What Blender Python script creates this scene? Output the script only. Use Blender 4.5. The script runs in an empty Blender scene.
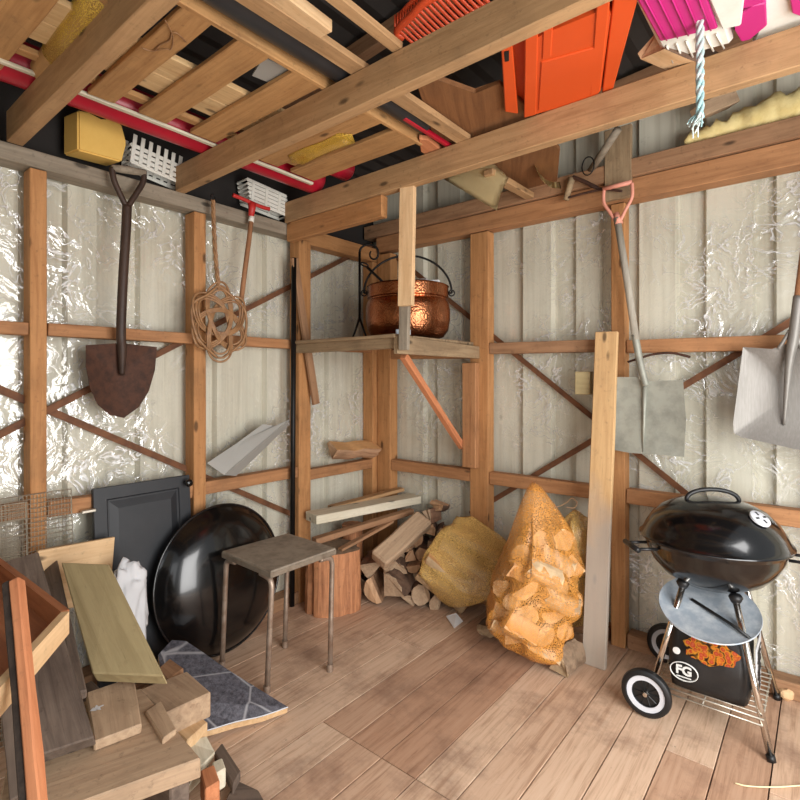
import bpy, bmesh, math, random
from mathutils import Vector as V, Matrix as M, noise as NZ
random.seed(7)
SC = bpy.context.scene
COL = SC.collection
PI = math.pi
# ------------------------------------------------------------------ survey of the place (metres)
CAM = V((2.34, -2.72, 1.30)); FW = V((-.635, .7725, 0)); RT = V((.7725, .635, 0)); FPX = 517.0
XF, YF = -.02, -.10            # inner faces of the studs; the sheets are 0.10 behind
XS, YS = -.12, 0.0
def ray(px, py):
    return FW + RT*((px-400)/FPX) + V((0, 0, (380-py)/FPX))
def At(px, py, d): return CAM + ray(px, py)*d
def Fl(px, py, z=0.0):
    r = ray(px, py); return CAM + r*((z-CAM.z)/r.z)
def Lw(px, py, off=0.0):
    r = ray(px, py); return CAM + r*((XF+off-CAM.x)/r.x)
def Rw(px, py, off=0.0):
    r = ray(px, py); return CAM + r*((YF-off-CAM.y)/r.y)
# ------------------------------------------------------------------ materials
def srgb(r, g, b):
    f = lambda c: (c/12.92 if c <= .04045 else ((c+.055)/1.055)**2.4)
    return (f(r/255), f(g/255), f(b/255), 1)
class NT:
    def __init__(s, name):
        s.m = bpy.data.materials.new(name); s.m.use_nodes = True
        s.t = s.m.node_tree; s.n = s.t.nodes
        s.b = s.n['Principled BSDF']; s.out = s.n['Material Output']
    def add(s, typ, **kw):
        n = s.n.new(typ)
        for k, v in kw.items(): setattr(n, k, v)
        return n
    def l(s, a, b): s.t.links.new(a, b)
    def coords(s, scale, rnd=True):
        tc = s.add('ShaderNodeTexCoord'); mp = s.add('ShaderNodeMapping'); mp.inputs['Scale'].default_value = scale
        if rnd:
            oi = s.add('ShaderNodeObjectInfo'); mu = s.add('ShaderNodeMath', operation='MULTIPLY'); mu.inputs[1].default_value = 37.0
            s.l(oi.outputs['Random'], mu.inputs[0]); s.l(mu.outputs[0], mp.inputs['Location'])
        s.l(tc.outputs['Object'], mp.inputs['Vector']); return mp.outputs[0]
    def noise(s, vec, scale, detail=5, rough=.6, dist=0):
        n = s.add('ShaderNodeTexNoise'); n.inputs['Scale'].default_value = scale; n.inputs['Detail'].default_value = detail
        n.inputs['Roughness'].default_value = rough; n.inputs['Distortion'].default_value = dist
        s.l(vec, n.inputs['Vector']); return n.outputs['Fac']
    def ramp(s, fac, stops):
        r = s.add('ShaderNodeValToRGB'); e = r.color_ramp.elements
        e[0].position, e[0].color = stops[0]; e[1].position, e[1].color = stops[-1]
        for p, c in stops[1:-1]:
            q = e.new(p); q.color = c
        s.l(fac, r.inputs[0]); return r.outputs[0]
    def mix(s, a, b, fac, mode='MIX'):
        m = s.add('ShaderNodeMix', data_type='RGBA', blend_type=mode)
        for x, i in ((fac, 0), (a, 6), (b, 7)):
            if hasattr(x, 'links'): s.l(x, m.inputs[i])
            else: m.inputs[i].default_value = x
        return m.outputs[2]
    def bump(s, fac, st, dist=.01):
        b = s.add('ShaderNodeBump'); b.inputs['Strength'].default_value = st; b.inputs['Distance'].default_value = dist
        s.l(fac, b.inputs['Height']); s.l(b.outputs[0], s.b.inputs['Normal']); return b
def wood(name, light, dark, axis='X', rough=.7, grain=1.0, dirt=0.25, dirtcol=(70, 55, 42), knots=True):
    lum = lambda c: [x+(sum(c)/3-x)*.14 for x in c]
    dark = lum([a+(b-a)*.3 for a, b in zip(dark, light)]); light = lum(light)
    t = NT(name); sc = {'X': (1.6, 22, 22), 'Y': (22, 1.6, 22), 'Z': (22, 22, 1.6)}[axis]
    v = t.coords(sc); f = t.noise(v, 2.2*grain, 7, .62, .6)
    f2 = t.noise(v, 9*grain, 4, .7)
    c = t.ramp(f, [(.28, srgb(*dark)), (.62, srgb(*light))])
    c = t.mix(c, srgb(*[x*.62 for x in dark]), t.ramp(f2, [(.62, (0, 0, 0, 1)), (.8, (.5, .5, .5, 1))]))
    w = t.coords((1, 1, 1)); g = t.noise(w, 3.2, 5, .65)
    c = t.mix(c, srgb(*dirtcol), t.ramp(g, [(.5, (0, 0, 0, 1)), (.78, (dirt, dirt, dirt, 1))]))
    sp = t.noise(t.coords((1, 1, 1)), 46, 5, .7)
    c = t.mix(c, srgb(*dirtcol), t.ramp(sp, [(.58, (0, 0, 0, 1)), (.74, (min(.5, dirt*1.1),)*3+(1,))]))
    if knots:
        kv = t.coords({'X': (5, 13, 13), 'Y': (13, 5, 13), 'Z': (13, 13, 5)}[axis])
        vo = t.add('ShaderNodeTexVoronoi'); vo.inputs['Scale'].default_value = .75; t.l(kv, vo.inputs['Vector'])
        c = t.mix(c, srgb(*[x*.42 for x in dark]), t.ramp(vo.outputs['Distance'], [(.07, (.8, .8, .8, 1)), (.13, (0, 0, 0, 1))]))
    t.l(c, t.b.inputs['Base Color']); t.b.inputs['Roughness'].default_value = rough; t.b.inputs['Specular IOR Level'].default_value = .3
    t.bump(f, .35, .004); return t.m
def plain(name, col, rough=.5, metal=0, var=0, varcol=None, vscale=8, bump=0, coat=0, stretch=(1, 1, 1)):
    t = NT(name); t.b.inputs['Roughness'].default_value = rough; t.b.inputs['Metallic'].default_value = metal
    if coat: t.b.inputs['Coat Weight'].default_value = coat; t.b.inputs['Coat Roughness'].default_value = .06
    if var or bump:
        v = t.coords(stretch); f = t.noise(v, vscale, 7, .65)
        c = t.mix(srgb(*col), srgb(*(varcol or [x*.5 for x in col])), t.ramp(f, [(.42, (0, 0, 0, 1)), (.68, (var, var, var, 1))]))
        t.l(c, t.b.inputs['Base Color'])
        if bump: t.bump(f, bump, .006)
    else: t.b.inputs['Base Color'].default_value = srgb(*col)
    return t.m
W = {}
W['post'] = wood('stud_pine', (196, 136, 80), (156, 98, 50), dirt=.4)
W['rail'] = wood('rail_pine', (186, 128, 80), (142, 90, 52), dirt=.45)
W['joist'] = wood('joist_wood', (190, 146, 98), (150, 108, 66), dirt=.4)
W['grey'] = wood('weathered_grey', (152, 138, 118), (112, 98, 80), dirt=.5)
W['shelfgrey'] = wood('shelf_weathered', (168, 140, 104), (120, 92, 64), dirt=.5)
W['slat'] = wood('pallet_wood', (196, 144, 86), (156, 104, 56), dirt=.35)
W['deck'] = wood('pallet_deck', (222, 184, 128), (192, 142, 86))
W['pale'] = wood('pale_pine', (228, 188, 138), (200, 152, 100))
W['green'] = wood('treated_pine', (176, 156, 110), (146, 126, 84), grain=.7, dirt=.15)
W['dark'] = wood('dark_weathered', (118, 100, 86), (72, 58, 50), dirt=.5, dirtcol=(50, 40, 36))
W['tan'] = wood('tan_board', (190, 158, 124), (150, 118, 90), dirt=.55, knots=False)
W['orange'] = wood('orange_pine', (212, 132, 84), (176, 98, 56), knots=False)
W['box'] = wood('box_brown', (176, 104, 60), (128, 66, 34), knots=False)
W['ply'] = wood('plywood_brown', (140, 90, 50), (104, 62, 32), dirt=.3)
W['white'] = wood('whitewashed', (222, 212, 186), (188, 176, 146), dirt=.2)
W['batten'] = wood('old_batten', (172, 126, 88), (128, 88, 58), dirt=.45)
W['shaft'] = wood('tool_shaft', (176, 120, 78), (128, 80, 48), axis='Z', knots=False, dirt=.5)
W['shaftgrey'] = wood('grey_shaft', (172, 164, 148), (132, 122, 106), axis='Z', knots=False, dirt=.5)
W['splitlog'] = wood('split_log', (196, 150, 112), (150, 104, 72), knots=False, dirt=.45)
W['logend'] = wood('log_end', (214, 168, 124), (172, 122, 82), axis='Z', knots=False, dirt=.4)
W['bark'] = plain('bark', (110, 84, 66), .9, 0, .9, (64, 46, 36), 14, .9)
W['oldsplit'] = wood('old_split', (160, 116, 88), (112, 76, 56), knots=False, dirt=.55)
W['birch'] = wood('birch_split', (222, 164, 104), (190, 130, 74), knots=False, dirt=.2)
W['birchend'] = wood('birch_end', (234, 188, 132), (204, 150, 94), axis='Z', knots=False, dirt=.15)
W['birchbark'] = plain('birch_bark', (196, 168, 130), .8, 0, .8, (120, 92, 66), 12, .5)
W['stumpside'] = wood('stump_side', (206, 136, 88), (128, 74, 44), axis='Z', knots=False, dirt=.6)
W['stumptop'] = plain('stump_top', (150, 126, 102), .9, 0, .8, (104, 84, 66), 30, .5)
MT = {}
W['barkblack'] = plain('black_bark', (50, 40, 34), .9, 0, .6, (84, 70, 60), 30, .6)
MT['black_metal'] = plain('black_iron', (26, 25, 25), .45, .6, .4, (48, 40, 34), 20)
MT['rust'] = plain('rusty_steel', (84, 54, 40), .75, .35, .9, (52, 36, 30), 26, .3)
MT['shovshaft'] = plain('dark_shaft', (66, 48, 38), .55, .1, .7, (40, 28, 22), 10, .2, stretch=(3, 3, .6))
MT['strap'] = plain('rusty_strap', (122, 80, 52), .7, .3, .8, (78, 50, 36), 16)
MT['alu'] = plain('dull_aluminium', (164, 164, 152), .58, .45, .7, (128, 128, 118), 14, .25)
MT['alu_clean'] = plain('brushed_aluminium', (128, 124, 118), .5, .35, .5, (150, 146, 142), 30, .1, stretch=(6, 6, .5))
MT['flash'] = plain('grey_flashing', (164, 162, 156), .55, .15, .3, (150, 146, 138), 8)
MT['galv'] = plain('galvanised', (158, 168, 178), .5, .25, .8, (204, 208, 210), 20)
MT['enamel'] = plain('black_enamel', (9, 9, 10), .2, 0, .3, (20, 19, 18), 7, 0, .35)
MT['enamel_dusty'] = plain('dusty_enamel', (12, 12, 14), .2, 0, .5, (34, 34, 36), 5, .05, .5)
MT['blackplastic'] = plain('black_plastic', (22, 22, 23), .45)
MT['blackpaint'] = plain('black_paint', (33, 35, 39), .5, 0, .4, (50, 50, 53), 9, .1)
MT['chrome'] = plain('chrome', (214, 210, 204), .14, 1)
MT['copper'] = None
MT['wire'] = plain('wire', (196, 190, 176), .35, .8)
MT['whiteplastic'] = plain('white_plastic', (226, 224, 214), .45, 0, .3, (190, 180, 160), 12)
MT['wheelgrey'] = plain('wheel_ring', (206, 208, 214), .5)
MT['redplastic'] = plain('red_plastic', (178, 24, 46), .35, 0, .3, (130, 14, 34), 5)
MT['redgrip'] = plain('red_grip', (186, 44, 40), .5)
MT['orangeplastic'] = plain('orange_plastic', (214, 80, 28), .42, 0, .2, (190, 70, 26), 5)
MT['rakeorange'] = plain('rake_orange', (218, 82, 44), .4)
MT['pink'] = plain('pink_plastic', (192, 38, 120), .42)
MT['pinkgrip'] = plain('faded_pink_grip', (222, 150, 128), .55, 0, .4, (190, 120, 100), 16)
MT['blackgutter'] = plain('black_gutter', (40, 40, 42), .38, 0, .3, (58, 58, 58), 9)
MT['roof'] = plain('dark_roof', (58, 52, 48), .8, 0, .5, (40, 36, 32), 8)
MT['tar'] = plain('tar_paper', (38, 33, 30), .9)
MT['foam'] = plain('yellow_foam', (228, 186, 98), .85, 0, .35, (212, 164, 78), 10, .15)
MT['wool'] = plain('yellow_wool', (232, 212, 150), .95, 0, .6, (206, 180, 108), 20, 1.0)
MT['cloth'] = plain('white_cloth', (204, 204, 206), .8, 0, .2, (196, 196, 198), 9, .3)
MT['card'] = plain('cream_card', (236, 220, 174), .75, 0, .3, (212, 190, 140), 9)
MT['paper'] = plain('white_paper', (224, 226, 228), .7)
MT['cane'] = plain('cane', (158, 118, 80), .5, 0, .7, (108, 74, 48), 30, .2)
MT['stool'] = plain('stool_top', (150, 138, 122), .6, 0, .7, (96, 84, 72), 18, .25)
MT['stooledge'] = plain('stool_edge', (150, 138, 122), .45, .4, .7, (110, 94, 78), 24)
MT['stoolleg'] = plain('stool_leg', (168, 150, 134), .42, .5, .7, (122, 92, 70), 18)
MT['yellownet'] = plain('yellow_net_cord', (226, 190, 70), .6)
MT['soot'] = plain('black_bag', (30, 29, 29), .42, 0, .5, (48, 46, 45), 9, .35)
MT['bagprint'] = plain('bag_print', (214, 214, 210), .6)
MT['silverbag'] = plain('grey_bag_side', (196, 198, 200), .5)
MT['glove'] = plain('spoon_wood', (206, 172, 116), .6)

def mk_copper():
    t = NT('hammered_copper'); v = t.coords((1, 1, 1), False)
    vo = t.add('ShaderNodeTexVoronoi'); vo.inputs['Scale'].default_value = 95; t.l(v, vo.inputs['Vector'])
    f = t.noise(v, 6, 5)
    t.l(t.mix(srgb(172, 110, 74), srgb(104, 62, 40), t.ramp(f, [(.4, (0, 0, 0, 1)), (.7, (.8, .8, .8, 1))])), t.b.inputs['Base Color'])
    t.b.inputs['Metallic'].default_value = 1; t.b.inputs['Roughness'].default_value = .24
    t.bump(vo.outputs['Distance'], .35, .004); return t.m
MT['copper'] = mk_copper()
def mk_sheet(name, ax):
    t = NT(name); v = t.coords((1, 1, 1), False); f = t.noise(v, 5, 7, .7)
    st = t.coords((30, 30, 1.2), False); s = t.noise(st, 1.0, 4, .6)
    c = t.mix(srgb(214, 210, 192), srgb(178, 172, 152), t.ramp(s, [(.45, (0, 0, 0, 1)), (.75, (.7, .7, .7, 1))]))
    c = t.mix(c, srgb(96, 86, 70), t.ramp(f, [(.66, (0, 0, 0, 1)), (.76, (.55, .55, .55, 1))]))
    t.l(c, t.b.inputs['Base Color']); t.b.inputs['Roughness'].default_value = .5; return t.m
MT['sheet'] = mk_sheet('white_profiled_sheet', 'x')
def mk_film():
    t = NT('clear_film'); v = t.coords((1, 1, 1), False)
    n0 = t.add('ShaderNodeTexNoise'); n0.inputs['Scale'].default_value = 2.6; n0.inputs['Detail'].default_value = 4; t.l(v, n0.inputs['Vector'])
    ad = t.mix(v, n0.outputs['Color'], .3)
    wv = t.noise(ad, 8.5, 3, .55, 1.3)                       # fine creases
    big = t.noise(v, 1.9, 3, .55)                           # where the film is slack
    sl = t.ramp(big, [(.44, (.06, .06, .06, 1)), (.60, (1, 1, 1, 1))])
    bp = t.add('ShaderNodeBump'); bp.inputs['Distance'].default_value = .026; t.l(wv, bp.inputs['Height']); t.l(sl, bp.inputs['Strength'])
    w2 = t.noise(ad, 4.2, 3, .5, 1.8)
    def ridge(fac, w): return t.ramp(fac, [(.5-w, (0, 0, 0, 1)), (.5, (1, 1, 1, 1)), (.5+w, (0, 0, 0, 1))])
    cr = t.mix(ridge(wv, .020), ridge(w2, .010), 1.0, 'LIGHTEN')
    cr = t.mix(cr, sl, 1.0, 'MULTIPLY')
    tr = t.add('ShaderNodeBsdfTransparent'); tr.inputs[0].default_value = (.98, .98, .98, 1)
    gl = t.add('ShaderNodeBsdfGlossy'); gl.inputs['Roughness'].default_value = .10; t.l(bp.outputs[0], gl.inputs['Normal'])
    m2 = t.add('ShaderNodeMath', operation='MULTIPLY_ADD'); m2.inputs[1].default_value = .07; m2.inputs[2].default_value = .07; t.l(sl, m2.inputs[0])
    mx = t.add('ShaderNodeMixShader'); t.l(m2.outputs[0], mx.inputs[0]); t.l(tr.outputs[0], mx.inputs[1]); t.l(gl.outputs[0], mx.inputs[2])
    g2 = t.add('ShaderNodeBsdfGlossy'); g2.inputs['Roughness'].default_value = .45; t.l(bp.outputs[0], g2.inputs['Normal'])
    df = t.add('ShaderNodeBsdfDiffuse'); df.inputs[0].default_value = (.95, .95, .95, 1); m4 = t.add('ShaderNodeMixShader'); m4.inputs[0].default_value = .5; t.l(g2.outputs[0], m4.inputs[1]); t.l(df.outputs[0], m4.inputs[2])  # white mixed in along the creases paints glints of door light into the film
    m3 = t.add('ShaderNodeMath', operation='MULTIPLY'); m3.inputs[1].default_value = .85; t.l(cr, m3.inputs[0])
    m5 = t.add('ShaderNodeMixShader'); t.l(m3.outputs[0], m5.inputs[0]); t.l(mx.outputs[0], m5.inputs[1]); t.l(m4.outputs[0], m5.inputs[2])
    t.l(m5.outputs[0], t.out.inputs['Surface']); return t.m
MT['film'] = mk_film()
def mk_net(name, col, per, lo, hi):
    t = NT(name); v = t.coords((1, 1, 1), False); fs = []
    vo = t.add('ShaderNodeTexVoronoi', feature='DISTANCE_TO_EDGE'); vo.inputs['Scale'].default_value = 1/per; t.l(v, vo.inputs['Vector'])
    mx = t.add('ShaderNodeMapRange'); mx.inputs[1].default_value = 0; mx.inputs[2].default_value = .32; mx.inputs[3].default_value = 1; mx.inputs[4].default_value = 0; t.l(vo.outputs['Distance'], mx.inputs[0])
    big = t.noise(v, 7, 4, .6)                     # the net is folded double in places
    ad = t.add('ShaderNodeMath', operation='MULTIPLY_ADD'); ad.inputs[1].default_value = .9; ad.inputs[2].default_value = -.28; t.l(big, ad.inputs[0])
    sm = t.add('ShaderNodeMath', operation='ADD'); t.l(mx.outputs[0], sm.inputs[0]); t.l(ad.outputs[0], sm.inputs[1])
    th = t.ramp(sm.outputs[0], [(.45, (lo, lo, lo, 1)), (1.0, (hi, hi, hi, 1))])
    tr = t.add('ShaderNodeBsdfTransparent'); t.b.inputs['Base Color'].default_value = srgb(*col); t.b.inputs['Roughness'].default_value = .38
    ms = t.add('ShaderNodeMixShader'); t.l(th, ms.inputs[0]); t.l(tr.outputs[0], ms.inputs[1]); t.l(t.b.outputs[0], ms.inputs[2])
    t.l(ms.outputs[0], t.out.inputs['Surface']); return t.m
MT['net'] = mk_net('sack_net', (226, 156, 72), .008, .10, .70)
MT['netdense'] = mk_net('sack_net_dense', (212, 172, 100), .008, .28, .85)
MT['netfine'] = mk_net('yellow_sleeve_net', (214, 172, 66), .006, .06, .8)
def mk_plank():
    m = wood('half_greyed_plank', (216, 172, 116), (184, 136, 84), dirt=.3); nt = m.node_tree; b = nt.nodes['Principled BSDF']; src = b.inputs['Base Color'].links[0].from_socket
    tc = nt.nodes.new('ShaderNodeTexCoord'); sx = nt.nodes.new('ShaderNodeSeparateXYZ'); nt.links.new(tc.outputs['Object'], sx.inputs[0])
    n = nt.nodes.new('ShaderNodeTexNoise'); n.inputs['Scale'].default_value = 5; nt.links.new(tc.outputs['Object'], n.inputs['Vector'])
    ad = nt.nodes.new('ShaderNodeMath'); ad.operation = 'MULTIPLY_ADD'; ad.inputs[1].default_value = .5; nt.links.new(n.outputs['Fac'], ad.inputs[0]); nt.links.new(sx.outputs[0], ad.inputs[2])
    mr = nt.nodes.new('ShaderNodeMapRange'); mr.inputs[1].default_value = .30; mr.inputs[2].default_value = .02; mr.inputs[4].default_value = .8; nt.links.new(ad.outputs[0], mr.inputs[0])
    mx = nt.nodes.new('ShaderNodeMix'); mx.data_type = 'RGBA'; nt.links.new(mr.outputs[0], mx.inputs[0]); nt.links.new(src, mx.inputs[6]); mx.inputs[7].default_value = srgb(172, 166, 158)
    nt.links.new(mx.outputs[2], b.inputs['Base Color']); return m
W['plankmix'] = mk_plank()
def mk_slate():
    t = NT('slate_print'); v = t.coords((1, 1, 1), False); f = t.noise(v, 60, 6, .8)
    c = t.ramp(f, [(.35, srgb(48, 48, 54)), (.7, srgb(116, 114, 122))])
    vo = t.add('ShaderNodeTexVoronoi', feature='DISTANCE_TO_EDGE'); vo.inputs['Scale'].default_value = 4.2; t.l(v, vo.inputs['Vector'])
    c = t.mix(c, srgb(160, 158, 160), t.ramp(vo.outputs['Distance'], [(.004, (.8, .8, .8, 1)), (.02, (0, 0, 0, 1))]))
    t.l(c, t.b.inputs['Base Color']); t.b.inputs['Roughness'].default_value = .55; return t.m
MT['slate'] = mk_slate()
def mk_flame():
    t = NT('ember_print'); v = t.coords((1, 1, 1), False)
    vo = t.add('ShaderNodeTexVoronoi'); vo.inputs['Scale'].default_value = 58; t.l(v, vo.inputs['Vector']); f = t.noise(v, 34, 5)
    c = t.ramp(vo.outputs['Distance'], [(.1, srgb(226, 110, 76)), (.4, srgb(206, 70, 34)), (.55, srgb(240, 160, 50)), (.72, srgb(50, 20, 14))])
    t.l(t.mix(c, srgb(246, 176, 40), t.ramp(f, [(.5, (0, 0, 0, 1)), (.7, (.8, .8, .8, 1))])), t.b.inputs['Base Color']); return t.m
MT['flame'] = mk_flame()
def mk_rope():
    t = NT('rope_blue_white'); v = t.coords((1, 1, 1), False); s = t.add('ShaderNodeSeparateXYZ'); t.l(v, s.inputs[0])
    f = t.noise(v, 30, 4)
    a = t.add('ShaderNodeMapRange'); a.inputs[1].default_value = .10; a.inputs[2].default_value = .34; t.l(s.outputs[2], a.inputs[0])
    c = t.mix(srgb(150, 186, 188), srgb(206, 208, 200), a.outputs[0]); c = t.mix(c, srgb(220, 224, 218), t.ramp(f, [(.5, (0, 0, 0, 1)), (.6, (.8, .8, .8, 1))]))
    t.l(c, t.b.inputs['Base Color']); t.b.inputs['Roughness'].default_value = .9; return t.m
MT['rope'] = mk_rope()
def mk_floor():
    t = NT('floor_boards'); at = t.add('ShaderNodeAttribute'); at.attribute_name = 'tint'
    tc = t.add('ShaderNodeTexCoord'); sx = t.add('ShaderNodeVectorMath', operation='MULTIPLY_ADD'); sx.inputs[1].default_value = (26, 1.3, 1)
    t.l(tc.outputs['Object'], sx.inputs[0])
    sp = t.add('ShaderNodeVectorMath', operation='SCALE'); sp.inputs['Scale'].default_value = 40; t.l(at.outputs['Color'], sp.inputs[0]); t.l(sp.outputs[0], sx.inputs[2])
    g = t.noise(sx.outputs[0], 2.2, 10, .7, .5)
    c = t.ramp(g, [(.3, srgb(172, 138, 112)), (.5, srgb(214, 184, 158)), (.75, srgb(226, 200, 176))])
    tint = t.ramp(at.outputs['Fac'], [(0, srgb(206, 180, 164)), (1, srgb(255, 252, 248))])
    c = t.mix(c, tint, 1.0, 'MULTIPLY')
    d = t.noise(tc.outputs['Object'], 2.4, 7, .7)
    c = t.mix(c, srgb(124, 92, 74), t.ramp(d, [(.50, (0, 0, 0, 1)), (.68, (.7, .7, .7, 1))]))
    d2 = t.noise(tc.outputs['Object'], 34, 5, .7)
    c = t.mix(c, srgb(80, 60, 48), t.ramp(d2, [(.66, (0, 0, 0, 1)), (.74, (.55, .55, .55, 1))]))
    t.l(c, t.b.inputs['Base Color']); t.b.inputs['Roughness'].default_value = .72; t.bump(g, .25, .003); return t.m
MT['floor'] = mk_floor()
# ------------------------------------------------------------------ object helpers
def props(o, label=None, cat=None, group=None, kind=None):
    if label: o['label'] = label
    if cat: o['category'] = cat
    if group: o['group'] = group
    if kind: o['kind'] = kind
    return o
def world(o):
    m = o.matrix_basis.copy()
    if o.parent: m = world(o.parent) @ (o.matrix_parent_inverse @ m)
    return m
def link(name, bm, mats, parent=None, mat=None, smooth=False):
    """bm in world coordinates unless mat gives its frame"""
    me = bpy.data.meshes.new(name); bmesh.ops.recalc_face_normals(bm, faces=bm.faces)
    if mat is None:
        org = world(parent).translation if parent else None
        if org is None:
            lo = V((min(v.co[i] for v in bm.verts) for i in range(3))); hi = V((max(v.co[i] for v in bm.verts) for i in range(3)))
            org = V(((lo.x+hi.x)/2, (lo.y+hi.y)/2, lo.z))
        bmesh.ops.translate(bm, verts=bm.verts, vec=-org)
        mw = M.Translation(org)
    else: mw = mat
    bm.to_mesh(me); bm.free()
    for m in (mats if isinstance(mats, (list, tuple)) else [mats]): me.materials.append(m)
    if smooth:
        for p in me.polygons: p.use_smooth = True
        if smooth == 'auto':
            try: me.set_sharp_from_angle(angle=math.radians(38))
            except Exception: pass
    o = bpy.data.objects.new(name, me); COL.objects.link(o)
    if parent:
        o.parent = parent; o.matrix_basis = world(parent).inverted() @ mw
    else: o.matrix_world = mw
    return o
def thing(name, label, cat, loc, group=None):
    o = bpy.data.objects.new(name, None); COL.objects.link(o); o.location = V(loc); o.empty_display_size = .05
    return props(o, label, cat, group)
def frame(x, z):
    x = x.normalized(); y = z.cross(x)
    if y.length < 1e-5: y = V((0, 1, 0)).cross(x)
    y.normalize(); z = x.cross(y)
    return M(((x.x, y.x, z.x), (x.y, y.y, z.y), (x.z, y.z, z.z))).to_4x4()
def boxbm(lx, ly, lz, bev=.003, seg=1, jit=0):
    bm = bmesh.new(); bmesh.ops.create_cube(bm, size=1)
    bmesh.ops.scale(bm, vec=(lx, ly, lz), verts=bm.verts)
    if seg > 1:
        es = [e for e in bm.edges if abs((e.verts[0].co-e.verts[1].co).x) > lx*.9]
        bmesh.ops.subdivide_edges(bm, edges=es, cuts=seg-1)
    if jit:
        for v in bm.verts: v.co += V((random.uniform(-jit, jit)*1.5, random.uniform(-jit, jit), random.uniform(-jit, jit)))
    if bev:
        es = [e for e in bm.edges if len(e.link_faces) == 2 and e.calc_face_angle(0) > .6]
        bmesh.ops.bevel(bm, geom=es, offset=bev, segments=1, affect='EDGES')
    return bm
def beam(name, p0, p1, w, h, m, up=(0, 0, 1), parent=None, bev=.003, seg=4, jit=.0012):
    """board whose length runs p0-p1; h along up, w across"""
    p0, p1 = V(p0), V(p1); fr = frame(p1-p0, V(up)); fr.translation = (p0+p1)/2
    return link(name, boxbm((p1-p0).length, w, h, bev, seg, jit), m, parent, fr)
TRIM = [0]
def trim(p0, p1, w, h, m, label, up=(0, 0, 1), **k):
    TRIM[0] += 1
    return props(beam('trim_%d' % TRIM[0], p0, p1, w, h, m, up, **k), label, 'wooden frame', kind='structure')
def abox(lo, hi, m, name, bev=.003, parent=None):
    lo, hi = V(lo), V(hi); d = hi-lo; i = max(range(3), key=lambda k: d[k])
    ax = V((1 if i == 0 else 0, 1 if i == 1 else 0, 1 if i == 2 else 0)); c = (lo+hi)/2
    if i == 2: return beam(name, c-ax*d.z/2, c+ax*d.z/2, d.y, d.x, m, (1, 0, 0), parent, bev)
    return beam(name, c-ax*d[i]/2, c+ax*d[i]/2, d[1-i], d.z, m, (0, 0, 1), parent, bev)
def sbox(lo, hi, m, label):
    TRIM[0] += 1
    return props(abox(lo, hi, m, 'trim_%d' % TRIM[0]), label, 'wooden frame', kind='structure')
def tube(bm, pts, r, seg=10, closed=False, flat=1.0):
    pts = [V(p) for p in pts]; n = len(pts); rs = r if isinstance(r, (list, tuple)) else [r]*n
    rings = []; up = None
    for i, p in enumerate(pts):
        a = pts[(i-1) % n] if (closed or i > 0) else p; b = pts[(i+1) % n] if (closed or i < n-1) else p
        t = (b-a).normalized()
        if up is None: up = V((0, 0, 1)) if abs(t.z) < .9 else V((1, 0, 0))
        s = t.cross(up); s.normalize(); up = s.cross(t).normalized()
        rings.append([bm.verts.new(p+s*(rs[i]*math.cos(2*PI*k/seg))+up*(rs[i]*flat*math.sin(2*PI*k/seg))) for k in range(seg)])
    for i in range(n if closed else n-1):
        A, B = rings[i], rings[(i+1) % n]
        for k in range(seg): bm.faces.new((A[k], A[(k+1) % seg], B[(k+1) % seg], B[k]))
    if not closed: bm.faces.new(rings[0][::-1]); bm.faces.new(rings[-1])
    return bm
def tb(pts, r, seg=10, **k): return tube(bmesh.new(), pts, r, seg, **k)
def smoothpts(pts, n=6):
    pts = [V(p) for p in pts]; out = []
    for i in range(len(pts)-1):
        p0 = pts[max(i-1, 0)]; p1 = pts[i]; p2 = pts[i+1]; p3 = pts[min(i+2, len(pts)-1)]
        for k in range(n):
            t = k/n
            out.append(.5*((2*p1)+(p2-p0)*t+(2*p0-5*p1+4*p2-p3)*t*t+(3*p1-p0-3*p2+p3)*t**3))
    return out+[pts[-1]]
def lathe(bm, prof, c, axis=V((0, 0, 1)), seg=48):
    """prof: (radius, height) list; closed on the axis where radius is 0"""
    axis = V(axis).normalized(); u = axis.cross(V((0, 0, 1)) if abs(axis.z) < .9 else V((1, 0, 0))).normalized(); w = axis.cross(u); c = V(c); rings = []
    for r, h in prof:
        if r < 1e-6: rings.append([bm.verts.new(c+axis*h)])
        else: rings.append([bm.verts.new(c+axis*h+(u*math.cos(2*PI*k/seg)+w*math.sin(2*PI*k/seg))*r) for k in range(seg)])
    for A, B in zip(rings, rings[1:]):
        for k in range(seg):
            a, b = A[k % len(A)], A[(k+1) % seg % len(A)]; c2, d = B[(k+1) % seg % len(B)], B[k % len(B)]
            vs = []
            for q in (a, b, c2, d):
                if q not in vs: vs.append(q)
            if len(vs) > 2: bm.faces.new(vs)
    return bm
def slab(name, pts, th, m, parent=None, bev=.003, n=None):
    """four corner points of the seen face; thickness th away from the viewer's side"""
    p = [V(q) for q in pts]; nn = (p[1]-p[0]).cross(p[-1]-p[0]).normalized()
    if n is None:
        if nn.dot(CAM-p[0]) < 0: nn = -nn
    else: nn = V(n).normalized()
    bm = bmesh.new(); a = [bm.verts.new(q) for q in p]; b = [bm.verts.new(q-nn*th) for q in p]; k = len(p)
    bm.faces.new(a); bm.faces.new(b[::-1])
    for i in range(k): bm.faces.new((a[i], a[(i+1) % k], b[(i+1) % k], b[i]))
    if bev: bmesh.ops.bevel(bm, geom=list(bm.edges), offset=bev, segments=1, affect='EDGES')
    # frame with X along the longest edge, for the grain
    e = max(range(k), key=lambda i: (p[(i+1) % k]-p[i]).length); fr = frame(p[(e+1) % k]-p[e], nn); fr.translation = sum(p, V())/k - nn*th/2
    bm.transform(fr.inverted()); return link(name, bm, m, parent, fr)
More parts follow.
